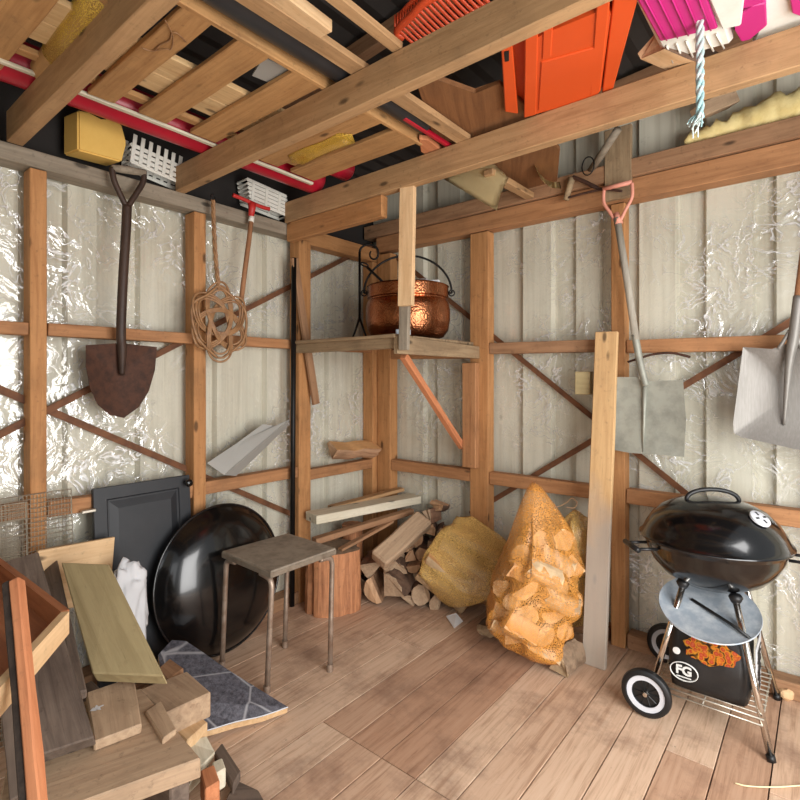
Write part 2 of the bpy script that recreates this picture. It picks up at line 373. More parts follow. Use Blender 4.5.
def dished(outline, nrm, depth, th, rings=7, cut=2.0):
    p = [V(q) for q in outline]; c = sum(p, V())/len(p); nrm = V(nrm).normalized(); bm = bmesh.new(); L = []
    for off in (0, -th):
        R = []
        for i in range(rings):
            s = 1-i/rings; R.append([bm.verts.new(c+(q-c)*s-nrm*(depth*(1-s**cut))+nrm*off) for q in p])
        R.append([bm.verts.new(c-nrm*depth+nrm*off)]); L.append(R)
    k = len(p)
    for R in L:
        for A, B in zip(R, R[1:]):
            for i in range(k):
                if len(B) == 1: bm.faces.new((A[i], A[(i+1) % k], B[0]))
                else: bm.faces.new((A[i], A[(i+1) % k], B[(i+1) % k], B[i]))
    for i in range(k): bm.faces.new((L[0][0][i], L[0][0][(i+1) % k], L[1][0][(i+1) % k], L[1][0][i]))
    return bm
def add(bm, other):
    me = bpy.data.meshes.new('tmp'); other.to_mesh(me); other.free(); bm.from_mesh(me); bpy.data.meshes.remove(me); return bm
def moved(bm, mat): bm.transform(mat); return bm
def densify(pts, n=4, closed=True):
    out = []; k = len(pts)
    for i in range(k if closed else k-1):
        a, b = V(pts[i]), V(pts[(i+1) % k])
        for j in range(n): out.append(a.lerp(b, j/n))
    return out
def splitlog(name, p0, p1, r, mats, label, cat='firewood', group=None, shape=None, seed=0, parent=None):
    rnd = random.Random(seed); p0, p1 = V(p0), V(p1); L = (p1-p0).length
    shape = shape or rnd.choice(['round', 'half', 'quarter', 'wedge'])
    pts = []
    if shape == 'round': pts = [(math.cos(a)*r*rnd.uniform(.9, 1.06), math.sin(a)*r*rnd.uniform(.9, 1.06), 0) for a in [i*2*PI/12 for i in range(12)]]
    elif shape == 'half': pts = [(math.cos(a)*r*1.15, math.sin(a)*r*1.1-r*.45, 0) for a in [i*PI/8 for i in range(9)]]
    elif shape == 'quarter': pts = [(math.cos(a)*r*1.6-r*.6, math.sin(a)*r*1.6-r*.6, 0) for a in [i*PI/14 for i in range(8)]]+[(-r*.75, -r*.7, 1)]
    else: pts = [(math.cos(a)*r*2-r*.95, math.sin(a)*r*2, 0) for a in [-.42+i*.84/6 for i in range(7)]]+[(-r*1.0, r*.1, 1), (-r*.95, -r*.2, 1)]
    rot = rnd.uniform(0, 2*PI); ca, sa = math.cos(rot), math.sin(rot)
    bm = bmesh.new(); N = 6; rings = []
    skew = [(rnd.uniform(-.1, .1)*r, rnd.uniform(-.1, .1)*r) for _ in range(N)]
    for i in range(N):
        x = -L/2+L*i/(N-1)
        rings.append([bm.verts.new((x+(rnd.uniform(-.012, .012) if i in (0, N-1) else 0), ca*y-sa*z+skew[i][0]+rnd.uniform(-.04, .04)*r, sa*y+ca*z+skew[i][1]+rnd.uniform(-.04, .04)*r)) for y, z, f in pts])
    k = len(pts)
    for A, B in zip(rings, rings[1:]):
        for i in range(k):
            f = bm.faces.new((A[i], A[(i+1) % k], B[(i+1) % k], B[i]))
            barky = not (pts[i][2] or pts[(i+1) % k][2] or (shape == 'half' and i == k-1))
            f.material_index = 2 if barky else 0
    f = bm.faces.new(rings[0][::-1]); f.material_index = 1
    f = bm.faces.new(rings[-1]); f.material_index = 1
    fr = frame(p1-p0, V((0, 0, 1))); fr.translation = (p0+p1)/2
    o = link(name, bm, mats, parent, fr)
    return props(o, label, cat, group) if parent is None else o
LOGM = [W['oldsplit'], W['logend'], W['bark']]
BIRM = [W['birch'], W['birchend'], W['birchbark']]

# ================================================================== the setting
def build_floor():
    bm = bmesh.new(); tint = bm.loops.layers.float_color.new('tint'); w = .149; x0 = .715-9*w; rnd = random.Random(3)
    for i in range(24):
        xa = x0+i*w; xb = xa+w-.0042
        near = 1.0 if True else 0
        cuts = [-3.6, -1.385, .06] if .84 < xa < 1.45 else ([-3.6, rnd.choice([-2.9, -.72, -3.1]), .06])
        if .84 < xa < 1.45: cuts = [-3.6, -1.385, .06]
        for ya, yb in zip(cuts, cuts[1:]):
            if xb < XS-.05 or xa > 3.2: continue
            b = bmesh.new(); bmesh.ops.create_cube(b, size=1); bmesh.ops.scale(b, vec=(xb-xa, yb-ya-.004, .03), verts=b.verts); bmesh.ops.translate(b, verts=b.verts, vec=((xa+xb)/2, (ya+yb)/2, -.015-rnd.uniform(0, .0015)))
            bmesh.ops.bevel(b, geom=list(b.edges), offset=.0009, segments=1, affect='EDGES')
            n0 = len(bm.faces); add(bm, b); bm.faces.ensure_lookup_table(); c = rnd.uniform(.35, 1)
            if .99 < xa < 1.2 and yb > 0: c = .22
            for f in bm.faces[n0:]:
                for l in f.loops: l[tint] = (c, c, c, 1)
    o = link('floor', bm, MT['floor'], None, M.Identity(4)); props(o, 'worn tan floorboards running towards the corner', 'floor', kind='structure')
    bm = bmesh.new(); bmesh.ops.create_cube(bm, size=1); bmesh.ops.scale(bm, vec=(3.5, 3.8, .03), verts=bm.verts); bmesh.ops.translate(bm, verts=bm.verts, vec=(1.5, -1.75, -.05))
    props(link('ground', bm, MT['tar'], None, M.Identity(4)), 'dark ground under the floorboards', 'ground', kind='structure')
build_floor()
def sheet(axis, a0, a1, z0, z1, edges, dpt, th=.003):
    """trapezoid-profiled sheet; edges = list of positions where the profile steps"""
    prof = []; up = False; s = .012
    for e in edges:
        prof += [(e-s/2, -dpt if up else 0), (e+s/2, 0 if up else -dpt)]; up = not up
    prof = [(a0, 0)]+prof+[(a1, -dpt if up else 0)]
    bm = bmesh.new(); R = []
    for a, d in prof:
        for off in (0, -th):
            for z in (z0, z1):
                R.append(bm.verts.new((XS+d+off, a, z) if axis == 'L' else (a, YS-d-off, z)))
    n = len(prof)
    for i in range(n-1):
        a, b = R[i*4:i*4+4], R[i*4+4:i*4+8]
        bm.faces.new((a[0], b[0], b[1], a[1])); bm.faces.new((a[2], a[3], b[3], b[2])); bm.faces.new((a[0], a[2], b[2], b[0])); bm.faces.new((a[1], b[1], b[3], a[3]))
    bm.faces.new((R[0], R[1], R[3], R[2])); q = R[-4:]; bm.faces.new((q[0], q[2], q[3], q[1]))
    return bm
def edge_y(px): return Lw(px, 380, -.1).y
def edge_x(px): return Rw(px, 380, -.1).x
Le = [-3.3, -3.18, -3.0, -2.88, -2.7, -2.58, -2.4, -2.28]+[edge_y(p) for p in (20, 66, 98, 139, 165, 216, 246, 266, 284, 328, 344, 358)]
props(link('wall_left', sheet('L', -3.6, .0, -.02, 2.2, sorted(Le), .032), MT['sheet'], None, M.Identity(4)), 'white profiled metal sheet wall with the hung rusty shovel', 'wall', kind='structure')
Re = [edge_x(p) for p in (424, 437, 461, 522, 552, 575, 600, 638, 677, 705, 754, 775)]+[2.42, 2.5, 2.7, 2.8]
props(link('wall_right', sheet('R', XS-.02, 3.1, -.02, 3.0, sorted(Re), .032), MT['sheet'], None, M.Identity(4)), 'white profiled metal sheet wall behind the kettle grill', 'wall', kind='structure')
bm = boxbm(3.6, .02, .75, 0); props(link('wall_eave', bm, MT['tar'], None, M.Translation((XS-.03, -1.8, 2.55)) @ M.Rotation(PI/2, 4, 'Z')), 'black tar paper closing the eave above the grey beam', 'wall', kind='structure')
# roof: dark corrugated sheet, rising from the left eave
bm = bmesh.new(); rows = []
for i in range(121):
    x = -.25+3.45*i/120
    rows.append([bm.verts.new((x, y, 2.62+.09*(x+.25)+.009*math.sin(i*2*PI/4)+(.03 if y > -1 else 0))) for y in (-3.5, .06)])
    rows[-1] += [bm.verts.new(v.co+V((0, 0, .004))) for v in rows[-1]]
for A, B in zip(rows, rows[1:]):
    bm.faces.new((A[0], B[0], B[1], A[1])); bm.faces.new((A[2], A[3], B[3], B[2]))
props(link('ceiling', bm, MT['roof'], None, M.Identity(4)), 'dark corrugated roof sheets above the joists', 'ceiling', kind='structure')
# wall behind the viewer on the near side, left of the door opening
bm = boxbm(1.5, .03, 2.7, 0); props(link('wall_front', bm, MT['sheet'], None, M.Translation((.6, -3.5, 1.33))), 'metal wall beside the doorway', 'wall', kind='structure')

# studs, rails, plates
OL = ['orange pine stud standing left of the rusty shovel', 'orange pine stud between the rusty shovel and the carpet beater', 'pine stud behind the tall black iron bar']
for lab, (pa, pb) in zip(OL, ((30, 47), (194, 206), (299, 311))):
    ya, yb = Lw(pa, 330).y, Lw(pb, 330).y
    if yb-ya < .05: yb = ya+.055
    sbox((XF-.085, ya, .0), (XF, yb, 2.12), W['post'], lab)
sbox((XF-.09, -.14, 0), (XF+.0, -.07, 2.1), W['post'], 'corner stud on the shovel wall side of the corner')
sbox((XF+.005, YF, 0), (.10, -.02, 2.15), W['post'], 'corner stud against the grill wall behind the copper cauldron')
x0, x1 = Rw(470, 400).x, Rw(488, 400).x
sbox((x0, YF, 0), (x1, -.03, 2.16), W['post'], 'pine stud between the corner shelf and the firewood sacks')
x0, x1 = Rw(611, 400).x, Rw(625, 400).x
sbox((x0, YF, 0), (x1, -.03, 2.16), W['post'], 'pine stud behind the upright plank and the dull shovel')
sbox((2.33, YF, 0), (2.42, -.03, 2.16), W['post'], 'pine stud beyond the shiny shovel')
ys = [-3.4]+[Lw(p, 330).y for p in (30, 194, 299)]+[-.1]
labs = ['far left end', 'behind the rusty shovel', 'behind the carpet beater', 'under the corner shelf']
for i in range(4):
    a = ys[i]+.062; b = ys[i+1]-.002
    z = 1.497+.004*i
    trim((XF-.035, a, z), (XF-.035, b, z), .06, .05, W['rail'], 'middle pine wall rail on the shovel wall, %s' % labs[i])
    zl = (.80, .79, .765, .735)[i]
    trim((XF-.035, a, zl), (XF-.035, b, zl+(-.03 if i == 1 else 0)), .06, .062, W['rail'], 'lower pine wall rail on the shovel wall, %s' % ['beside the wire mesh', 'behind the black door', 'behind the bent flashing', 'under the split log'][i])
rx = [.10, Rw(470, 400).x, Rw(488, 400).x, Rw(611, 400).x, Rw(625, 400).x, 2.33]
for i, (a, b) in enumerate(((rx[0], rx[1]), (rx[2], rx[3]), (rx[4], rx[5]))):
    zz = (1.47, 1.482, 1.462)[i]
    trim((a+.004, YF+.035, zz), (b-.004, YF+.035, zz-.01), .06, .062, W['rail'] if i != 1 else W['batten'], 'middle rail on the grill wall, %s' % ['below the copper cauldron', 'above the firewood sacks', 'behind the two pale shovels'][i])
    zz = (.735, .735, .738)[i]
    trim((a+.004, YF+.035, zz), (b-.004, YF+.035, zz), .06, .07, W['rail'], 'lower rail on the grill wall, %s' % ['in the corner above the firewood', 'behind the net sacks', 'behind the kettle grill'][i])
trim((XF-.05, -3.5, 2.157), (XF-.05, -.735, 2.157), .10, .066, W['grey'], 'grey weathered top beam above the rusty shovel')
trim((XF-.05, -.73, 2.15), (XF-.05, -.0, 2.15), .09, .09, W['post'], 'orange top beam above the iron fork in the corner')
trim((XF, YF+.04, 2.215), (3.05, YF+.04, 2.215), .09, .10, W['rail'], 'lower of two top beams on the grill wall')
trim((XF-.1, YF+.03, 2.312), (3.05, YF+.03, 2.312), .10, .085, W['batten'], 'upper of two top beams on the grill wall, under the yellow wool')
for (a, b, lab) in ((.10, .76, 'in the corner behind the firewood'), (.85, 1.51, 'behind the net sacks'), (1.60, 2.33, 'behind the kettle grill')):
    trim((a, YF+.05, .035), (b, YF+.05, .035), .08, .07, W['batten'], 'sole plate on the floor %s' % lab)
trim((XF-.05, -3.4, .035), (XF-.05, -.15, .035), .09, .07, W['batten'], 'sole plate on the floor under the shovel wall')
def joist(y0, y1, lab):
    o = beam('ceiling_beam', (XF-.005, (y0+y1)/2, 2.2475), (3.05, (y0+y1)/2, 2.2475), y1-y0, .115, W['joist'], seg=8, jit=.0015)
    props(o, lab, 'ceiling beam', kind='structure')
joist(-2.16, -2.11, 'ceiling joist crossing the upper left corner, left of the yellow foam block')
joist(-1.51, -1.465, 'ceiling joist running over the carpet beater to the orange crate')
joist(-.875, -.83, 'ceiling joist above the corner shelf and the hanging rope')
beam_o = beam('ceiling_beam', (XF+.002, -.842, 2.137), (.70, -.842, 2.137), .045, .104, W['post']); props(beam_o, 'short orange board fixed under the joist above the corner shelf', 'ceiling beam', kind='structure')
for i, (y, lab) in enumerate(((-2.9, 'roof purlin nearest the doorway'), (-1.15, 'roof purlin above the pallet'), (-.06, 'roof purlin along the grill wall'))):
    beam('ceiling_beam', (-.1, y, 2.60), (3.05, y, 2.86), .05, .07, W['batten'], seg=2); props(COL.objects[-1], lab, 'roof purlin', kind='structure')
# grey board over the plates above the pink-gripped shovel
pA, pB = Rw(605, 183, .015), Rw(632, 183, .015)
sbox((pA.x, YF-.028, 2.175), (pB.x, YF-.004, 2.52), W['shelfgrey'], 'grey upright board above the pink shovel grip')
xa, xb = Rw(462, 420, .05).x, Rw(476, 420, .05).x
sbox((xa, YF-.05, .79), (xb-.004, YF-.004, 1.40), W['rail'], 'short board nailed beside the stud under the corner shelf')

# clear plastic film behind the studs
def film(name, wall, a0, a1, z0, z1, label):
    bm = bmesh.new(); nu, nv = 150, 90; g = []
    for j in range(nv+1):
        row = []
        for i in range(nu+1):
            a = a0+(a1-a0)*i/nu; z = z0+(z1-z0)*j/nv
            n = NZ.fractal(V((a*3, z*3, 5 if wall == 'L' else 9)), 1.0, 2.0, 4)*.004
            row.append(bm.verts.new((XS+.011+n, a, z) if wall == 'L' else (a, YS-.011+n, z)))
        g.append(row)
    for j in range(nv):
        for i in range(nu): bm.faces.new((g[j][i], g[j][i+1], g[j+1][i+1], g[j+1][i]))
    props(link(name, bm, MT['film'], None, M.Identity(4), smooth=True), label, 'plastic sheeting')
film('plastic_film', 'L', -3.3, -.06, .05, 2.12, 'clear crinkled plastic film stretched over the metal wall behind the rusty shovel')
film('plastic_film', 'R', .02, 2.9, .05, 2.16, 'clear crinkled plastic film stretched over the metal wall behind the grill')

# rusty straps
def strap(p0, p1, wall, lab):
    p0, p1 = V(p0), V(p1)
    props(beam('brace_strap', p0, p1, .028, .004, MT['strap'], up=(1, 0, 0) if wall == 'L' else (0, -1, 0), bev=0), lab, 'metal strap', 'rusty bracing straps on the walls')
o5 = -.066
strap(Lw(-15, 442, o5), Lw(372, 245, o5), 'L', 'rusty metal strap rising across the shovel wall towards the corner')
strap(Lw(-15, 383, o5-.006), Lw(296, 516, o5-.006), 'L', 'rusty metal strap falling across the shovel wall behind the black door')
strap(Rw(395, 256, o5), Rw(700, 505, o5), 'R', 'dark metal strap falling across the grill wall from cauldron to grill')
strap(Rw(470, 514, o5-.006), Rw(797, 318, o5-.006), 'R', 'dark metal strap rising across the grill wall behind the dull shovel')
# ================================================================== tools and things on the two walls
LN = V((1, 0, 0)); RN = V((0, -1, 0))
def Lp(*p, off=.06): return [Lw(x, y, off) for x, y in p]
def Rp(*p, off=.06): return [Rw(x, y, off) for x, y in p]
# rusty round-point shovel
t = thing('shovel', 'rusty round-point shovel with a dark curved shaft hanging head down on the metal wall', 'shovel', Lw(122, 418, .05))
out = densify(Lp((86, 345), (105, 344), (120, 343), (138, 345), (157, 347), (155, 370), (149, 391), (139, 407), (124, 418), (110, 415), (98, 405), (90, 388), (86, 366), off=.05), 3)
link('blade', dished(out, LN, .035, .003, cut=1.6), MT['rust'], t, smooth='auto')
sh = smoothpts([Lw(122, 375, .035), Lw(122, 350, .055), Lw(121, 330, .07), Lw(123, 280, .075), Lw(126, 230, .07), Lw(127, 206, .065)], 6)
link('shaft', tb(sh, [.010+.009*min(1, i/6) for i in range(len(sh))], 12), MT['shovshaft'], t, smooth=True)
g = thing('tmp', 'x', 'x', (0, 0, 0)); bpy.data.objects.remove(g)
bm = tb(smoothpts(Lp((127, 208), (120, 194), (114, 180), (112, 168), off=.065)), .012, 10); tube(bm, smoothpts(Lp((127, 208), (136, 194), (143, 182), (144, 171), off=.065)), .012, 10)
link('fork', bm, MT['shovshaft'], t, smooth=True)
link('grip', tb(Lp((112, 168), (128, 170), (145, 173), off=.065), [.014, .017, .014], 12), W['shafgrip'] if 'shafgrip' in W else W['grey'], t, smooth=True)
# cane carpet beater: interlaced strands
t = thing('carpet_beater', 'woven cane carpet beater with a knotted head hanging from the grey beam', 'carpet beater', Lw(220, 358, .06))
c = Lw(220, 322, .06); r = random.Random(2)
uy = (Lw(247, 322, .06)-Lw(193, 322, .06)).y/2; uz = (Lw(220, 285, .06)-Lw(220, 358, .06)).z/2
bm = bmesh.new()
for rot, nn in ((0, 0), (PI, 1)):
    for sc_ in (1.0, .90, .80):
        pts = []
        for i in range(120):
            a = 2*PI*i/120; x = (math.sin(a)+2*math.sin(2*a))/2.75; z = (math.cos(a)-2*math.cos(2*a))/2.75
            x, z = x*math.cos(rot)-z*math.sin(rot), x*math.sin(rot)+z*math.cos(rot)
            pts.append(c+V((.010*math.sin(6*a+nn*PI/2), x*uy*sc_, z*uz*sc_)))
        tube(bm, pts, .0056, 6, closed=True)
for sgn in (-1, 1):
    tube(bm, smoothpts([Lw(218, 285, .06), c+V((.01, sgn*uy*.45, uz*.72)), c+V((.0, sgn*uy*.98, uz*.35)), c+V((.01, sgn*uy*.85, -uz*.45)), c+V((0, sgn*uy*.1, -uz*.98))], 10), .0065, 6)
link('head', bm, MT['cane'], t, smooth=True)
bm = bmesh.new(); ax = smoothpts(Lp((213, 200), (214, 230), (216, 262), (219, 290), off=.065), 14)
for ph in (0, PI*2/3, PI*4/3): tube(bm, [p+V((.006*math.cos(ph+i*.55), .006*math.sin(ph+i*.55), 0)) for i, p in enumerate(ax)], .0055, 6)
link('handle', bm, MT['cane'], t, smooth=True)
bm = bmesh.new(); cc = Lw(213, 197, .065); tube(bm, [cc+V((0, .012*math.cos(a), .014*math.sin(a))) for a in [i*PI/8 for i in range(16)]], .003, 6, closed=True)
link('hanging_loop', bm, MT['black_metal'], t, smooth=True)
# red-gripped tool
t = thing('garden_tool', 'wooden shafted garden tool with a red grip hanging behind the carpet beater', 'garden tool', Lw(241, 300, .03))
link('shaft', tb(Lp((252, 213), (249, 240), (245, 270), (241, 302), off=.05), .0125, 10), W['shaft'], t, smooth=True)
bm = tb(smoothpts(Lp((233, 195), (243, 199), (252, 203), (262, 207), (269, 209), off=.055)), [.010]*24+[.012], 10); tube(bm, Lp((252, 203), (252, 209), (251, 216), off=.055), [.022, .018, .014], 10)
link('red_grip', bm, MT['redgrip'], t, smooth=True)
link('white_collar', tb(Lp((252, 216), (251, 222), off=.05), .0145, 12), MT['whiteplastic'], t, smooth=True)
# bent grey flashing on the lower rail
t = thing('metal_flashing', 'bent grey metal flashing offcut leaning on the lower rail behind the black bowl', 'metal flashing', Lw(224, 476, .03))
q = [Lw(207, 463, .005), Lw(237, 443, .005), Lw(263, 424, .005), Lw(276, 426, .01), Lw(290, 419, .035), Lw(224, 475, .05)]
slab('upper_flange', q, .003, MT['flash'], t, 0)
slab('lower_flange', [Lw(224, 475, .05), Lw(290, 419, .035), Lw(286, 428, .01), Lw(262, 450, -.01), Lw(236, 476, .0)], .003, MT['flash'], t, 0)
# tall black iron bar and the batten beside it
props(link('iron_bar', tb([At(292, 606, 2.93), At(294, 258, 2.93)], .0145, 12), MT['black_metal'], None, smooth=True), 'tall black iron bar standing upright against the pine stud', 'iron bar')
beam('wooden_batten', Lw(294, 258, .035), Lw(316, 404, .035), .045, .022, W['batten'], up=(1, 0, 0)); props(COL.objects[-1], 'short weathered batten hanging askew on the stud beside the black iron bar', 'batten')
# split log on the lower rail
a, b = Lw(328, 452, -.045), Lw(370, 450, -.03)
splitlog('split_log', a+V((.03, 0, .018)), b+V((.03, 0, .018)), .055, [W['birch'], W['logend'], W['splitlog']], 'split log lying on the lower rail next to the corner stud', 'log', None, 'wedge', 5)
# fork with a curled top on the shelf
t = thing('iron_fork', 'black wrought iron fork with a curled top standing on the corner shelf', 'fireplace fork', (.205, -.50, 1.503))
base = V((.205, -.50, 0)); rt = RT
link('stem', tb([base+V((0, 0, 1.66)), base+V((0, 0, 2.06))], .0075, 8), MT['black_metal'], t, smooth=True)
for sgn in (-1, 1): link('prong', tb([base+V((0, 0, 1.67)), base+rt*sgn*.03+V((0, 0, 1.58)), base+rt*sgn*.055+V((0, 0, 1.526))], [.007, .006, .004], 8), MT['black_metal'], t, smooth=True)
cu = [base+rt*(.055-.055*math.cos(a))+V((0, 0, 2.06+.045*math.sin(a))) for a in [i*PI/10 for i in range(11)]]
cu += [base+rt*(.085+.025*math.cos(a))+V((0, 0, 2.055+.028*math.sin(a)-.01)) for a in [-i*PI/8 for i in range(1, 11)]]
link('curl', tb(cu, [.007-.0001*i for i in range(len(cu))], 8), MT['black_metal'], t, smooth=True)
# corner shelf
t = thing('corner_shelf', 'rough wooden corner shelf hung from the joist carrying the copper cauldron', 'shelf', (.3, -.4, 1.45))
slab('front_board', [V((.775, -.835, 1.512)), V((.79, -.105, 1.495)), V((.79, -.105, 1.425)), V((.775, -.835, 1.425))], .025, W['shelfgrey'], t)
slab('side_board', [V((-.015, -.80, 1.507)), V((.75, -.815, 1.507)), V((.75, -.815, 1.452)), V((-.015, -.80, 1.455))], .03, W['shelfgrey'], t)
for i in range(5):
    y = -.77+i*.145; beam('shelf_board', (-.01, y, 1.514), (.76, y, 1.511), .14, .018, W['shelfgrey'], parent=t)
beam('hanger', At(406, 306, 2.395), At(408, 187, 2.395), .075, .028, W['pale'], up=(.2, -1, 0), parent=t)
beam('grey_hanger', At(404, 350, 2.425), At(405, 300, 2.425), .05, .025, W['grey'], up=(.2, -1, 0), parent=t)
beam('bracket', (.735, -.74, 1.42), Rw(462, 447, .02), .035, .035, W['orange'], parent=t)
# copper cauldron
kc = V((.535, -.455, 1.525))
t = thing('cauldron', 'hammered copper cauldron with an iron bail standing on the corner shelf', 'cauldron', kc)
pr = [(0, 0), (.15, .0), (.2, .014), (.226, .05), (.236, .11), (.235, .17), (.228, .205), (.219, .216), (.219, .222), (.227, .228), (.226, .288), (.230, .292), (.224, .296), (.216, .288), (.21, .23), (.22, .16), (.2, .03), (0, .012)]
link('bowl', lathe(bmesh.new(), pr, kc, seg=64), MT['copper'], t, smooth='auto')
arc = [kc+rt*(-.246*math.cos(a))+V((0, 0, .262+.21*math.sin(a))) for a in [i*PI/24 for i in range(25)]]
link('bail', tb(arc, .006, 8), MT['black_metal'], t, smooth=True)
for s in (-1, 1):
    bm = bmesh.new(); e = kc+rt*s*.245+V((0, 0, .262)); tube(bm, [e+rt*s*.016*math.cos(a)+V((0, 0, .016*math.sin(a))) for a in [i*PI/8 for i in range(16)]], .004, 6, closed=True)
    tube(bm, [kc+rt*s*.222+V((0, 0, .262)), e], .006, 8); link('ear', bm, MT['black_metal'], t, smooth=True)
t = thing('ladle', 'black iron ladle handle with a ring end leaning out of the copper cauldron', 'ladle', kc+V((0, 0, .14)))
p0, p1 = kc+V((.05, .02, .14)), At(367, 267, 2.83)
bm = tb([p0, p0.lerp(p1, .7), p1], [.006, .007, .008], 8); link('handle', bm, MT['black_metal'], t, smooth=True)
bm = bmesh.new(); d = (p1-p0).normalized(); q = p1+d*.018
tube(bm, [q+d*.016*math.cos(a)+V((0, 0, 1)).cross(d).normalized()*.0+rt*.016*math.sin(a) for a in [i*PI/8 for i in range(16)]], .004, 6, closed=True); link('ring', bm, MT['black_metal'], t, smooth=True)
bm = lathe(bmesh.new(), [(0, -.02), (.03, -.012), (.042, .0), (.046, .012), (.042, .012), (.03, .0), (0, -.008)], p0, seg=20); link('scoop', bm, MT['black_metal'], t, smooth=True)
bm = lathe(bmesh.new(), [(0, -.0), (.018, .01), (.024, .04), (.016, .075), (0, .085)], kc+rt*-.09+V((0, 0, .265)), axis=V((.3, .2, .35)), seg=16)
props(link('wooden_spoon', tube(bm, [kc+V((-.02, -.02, .10)), kc+rt*-.088+V((0, 0, .268))], .007, 8), MT['glove'], None, smooth=True), 'pale wooden spoon bowl showing over the rim of the copper cauldron', 'spoon')
bm = boxbm(.15, .09, .045, .008, 4, .006); fr = frame(rt, V((0, -.3, 1))); fr.translation = kc+rt*.095+FW*-.08+V((0, 0, .296))
props(link('paper_packet', bm, MT['paper'], None, fr), 'white paper packet resting on the rim of the copper cauldron', 'packet')
bm = boxbm(.075, .05, .03, .004); fr = frame(rt, V((0, 0, 1))); fr.translation = V((.70, -.70, 1.539))
props(link('tin_box', bm, MT['galv'], None, fr), 'small flat grey tin on the shelf in front of the copper cauldron', 'tin')
# dull aluminium shovel
t = thing('shovel', 'dull aluminium square shovel with a faded pink grip hanging on the wall above the grill', 'shovel', Rw(645, 458, .06))
out = densify(Rp((616, 377), (637, 377), (643, 383), (650, 381), (683, 380), (686, 420), (684, 457), (662, 455), (630, 453), (604, 448), (609, 411), off=.07), 3)
link('blade', dished(out, RN, .010, .003, cut=3), MT['alu'], t, smooth='auto')
link('ridge', tb(Rp((645, 384), (644, 420), (643, 452), off=.068), [.012, .007, .003], 8), MT['alu'], t, smooth=True)
link('socket', tb(smoothpts(Rp((635, 335), (640, 362), (646, 386), off=.075)), .0165, 12), MT['alu'], t, smooth=True)
link('shaft', tb(Rp((617, 218), (627, 280), (636, 340), off=.075), .0165, 12), W['shaftgrey'], t, smooth=True)
bm = tb(smoothpts(Rp((604, 190), (604, 203), (611, 214), (618, 226), off=.075)), .008, 8); tube(bm, smoothpts(Rp((632, 183), (632, 197), (625, 211), (618, 226), off=.075)), .008, 8); tube(bm, Rp((603, 189), (632, 182), off=.075), .0105, 10); tube(bm, Rp((616, 213), (619, 224), off=.075), [.012, .019], 10)
link('pink_grip', bm, MT['pinkgrip'], t, smooth=True)
# shiny aluminium scoop
t = thing('shovel', 'shiny broad aluminium grain scoop hanging on the wall beyond the kettle grill', 'shovel', Rw(790, 450, .08))
out = densify(Rp((743, 347), (772, 349), (781, 346), (790, 342), (800, 347), (812, 352), (846, 357), (856, 440), (850, 453), (842, 457), (790, 448), (741, 437), (734, 433), (733, 424), off=.085), 3)
link('blade', dished(out, RN, .045, .003, cut=2.6), MT['alu_clean'], t, smooth='auto')
link('socket', tb(smoothpts([Rw(799, 296, .10), Rw(794, 335, .10), Rw(789, 365, .09), Rw(784, 425, .06)]), [.019]*8+[.019-.0014*i for i in range(11)], 12), MT['alu_clean'], t, smooth=True)
link('shaft', tb(Rp((810, 215), (799, 298), off=.10), .0165, 12), W['shaft'], t, smooth=True)
for s in (-1, 1): link('shoulder', tb(smoothpts([Rw(793+s*3, 330, .10), Rw(791+s*8, 342, .095), Rw(790+s*12, 349, .088)]), [.007]*12+[.003], 8), MT['alu_clean'], t, smooth=True)
# curved rusty iron, horseshoe-like
bm = bmesh.new(); q = smoothpts(Rp((628, 362), (640, 358), (655, 354), (672, 353), (690, 357), off=.03), 6); tube(bm, q, .011, 8, flat=.5)
props(link('iron_strip', bm, MT['rust'], None, smooth=True), 'short curved rusty iron strip hanging behind the dull aluminium shovel', 'iron strip')
# upright plank leaning on the wall, with its block
pb = Fl(594, 666, .0); pt = Rw(607, 332, .055)
beam('upright_plank', pb+V((-.0, .0, .0)), pt, .105, .024, W['plankmix'], up=(0, -1, .05), seg=6); props(COL.objects[-1], 'upright pale plank with a greyed lower half leaning between the net sack and the grill', 'plank')
c = Rw(584, 383, .03); bm = boxbm(.075, .05, .115, .003); fr = M.Translation(c); props(link('wood_block', bm, W['green'], None, fr), 'small greenish wood block beside the upper end of the upright plank', 'wood block')
# hanging old tool on the top beams
t = thing('wooden_peg', 'round wooden stick end poking down beside the grey upright board', 'stick', Rw(588, 176, .12))
link('stick', tb([Rw(590, 172, .0), At(618, 129, 2.36)], .018, 14), W['grey'], t, smooth=True)
t = thing('hand_hook', 'old hook tool with a stubby wooden handle hanging on the top beams', 'hook', Rw(568, 199, .05))
link('handle', tb(Rp((572, 178), (566, 200), off=.05), [.017, .015], 12), W['shelfgrey'], t, smooth=True)
bm = tb(smoothpts(Rp((573, 177), (585, 182), (598, 188), (612, 190), (622, 191), off=.055)), [.010]*12+[.006]*13, 8); tube(bm, smoothpts(Rp((567, 198), (585, 193), (603, 189), off=.055)), .006, 8)
link('hook_arm', bm, MT['rust'], t, smooth=True)
link('cord_loop', tb([Rw(588, 166, .06)+V((.03*math.cos(a), 0, .045*math.sin(a))) for a in [i*PI/8 for i in range(16)]], .003, 6, closed=True), MT['black_metal'], t, smooth=True)
# ================================================================== stored above the joists
ZJ = 2.305
def J(px, py, z=ZJ): return Fl(px, py, z)
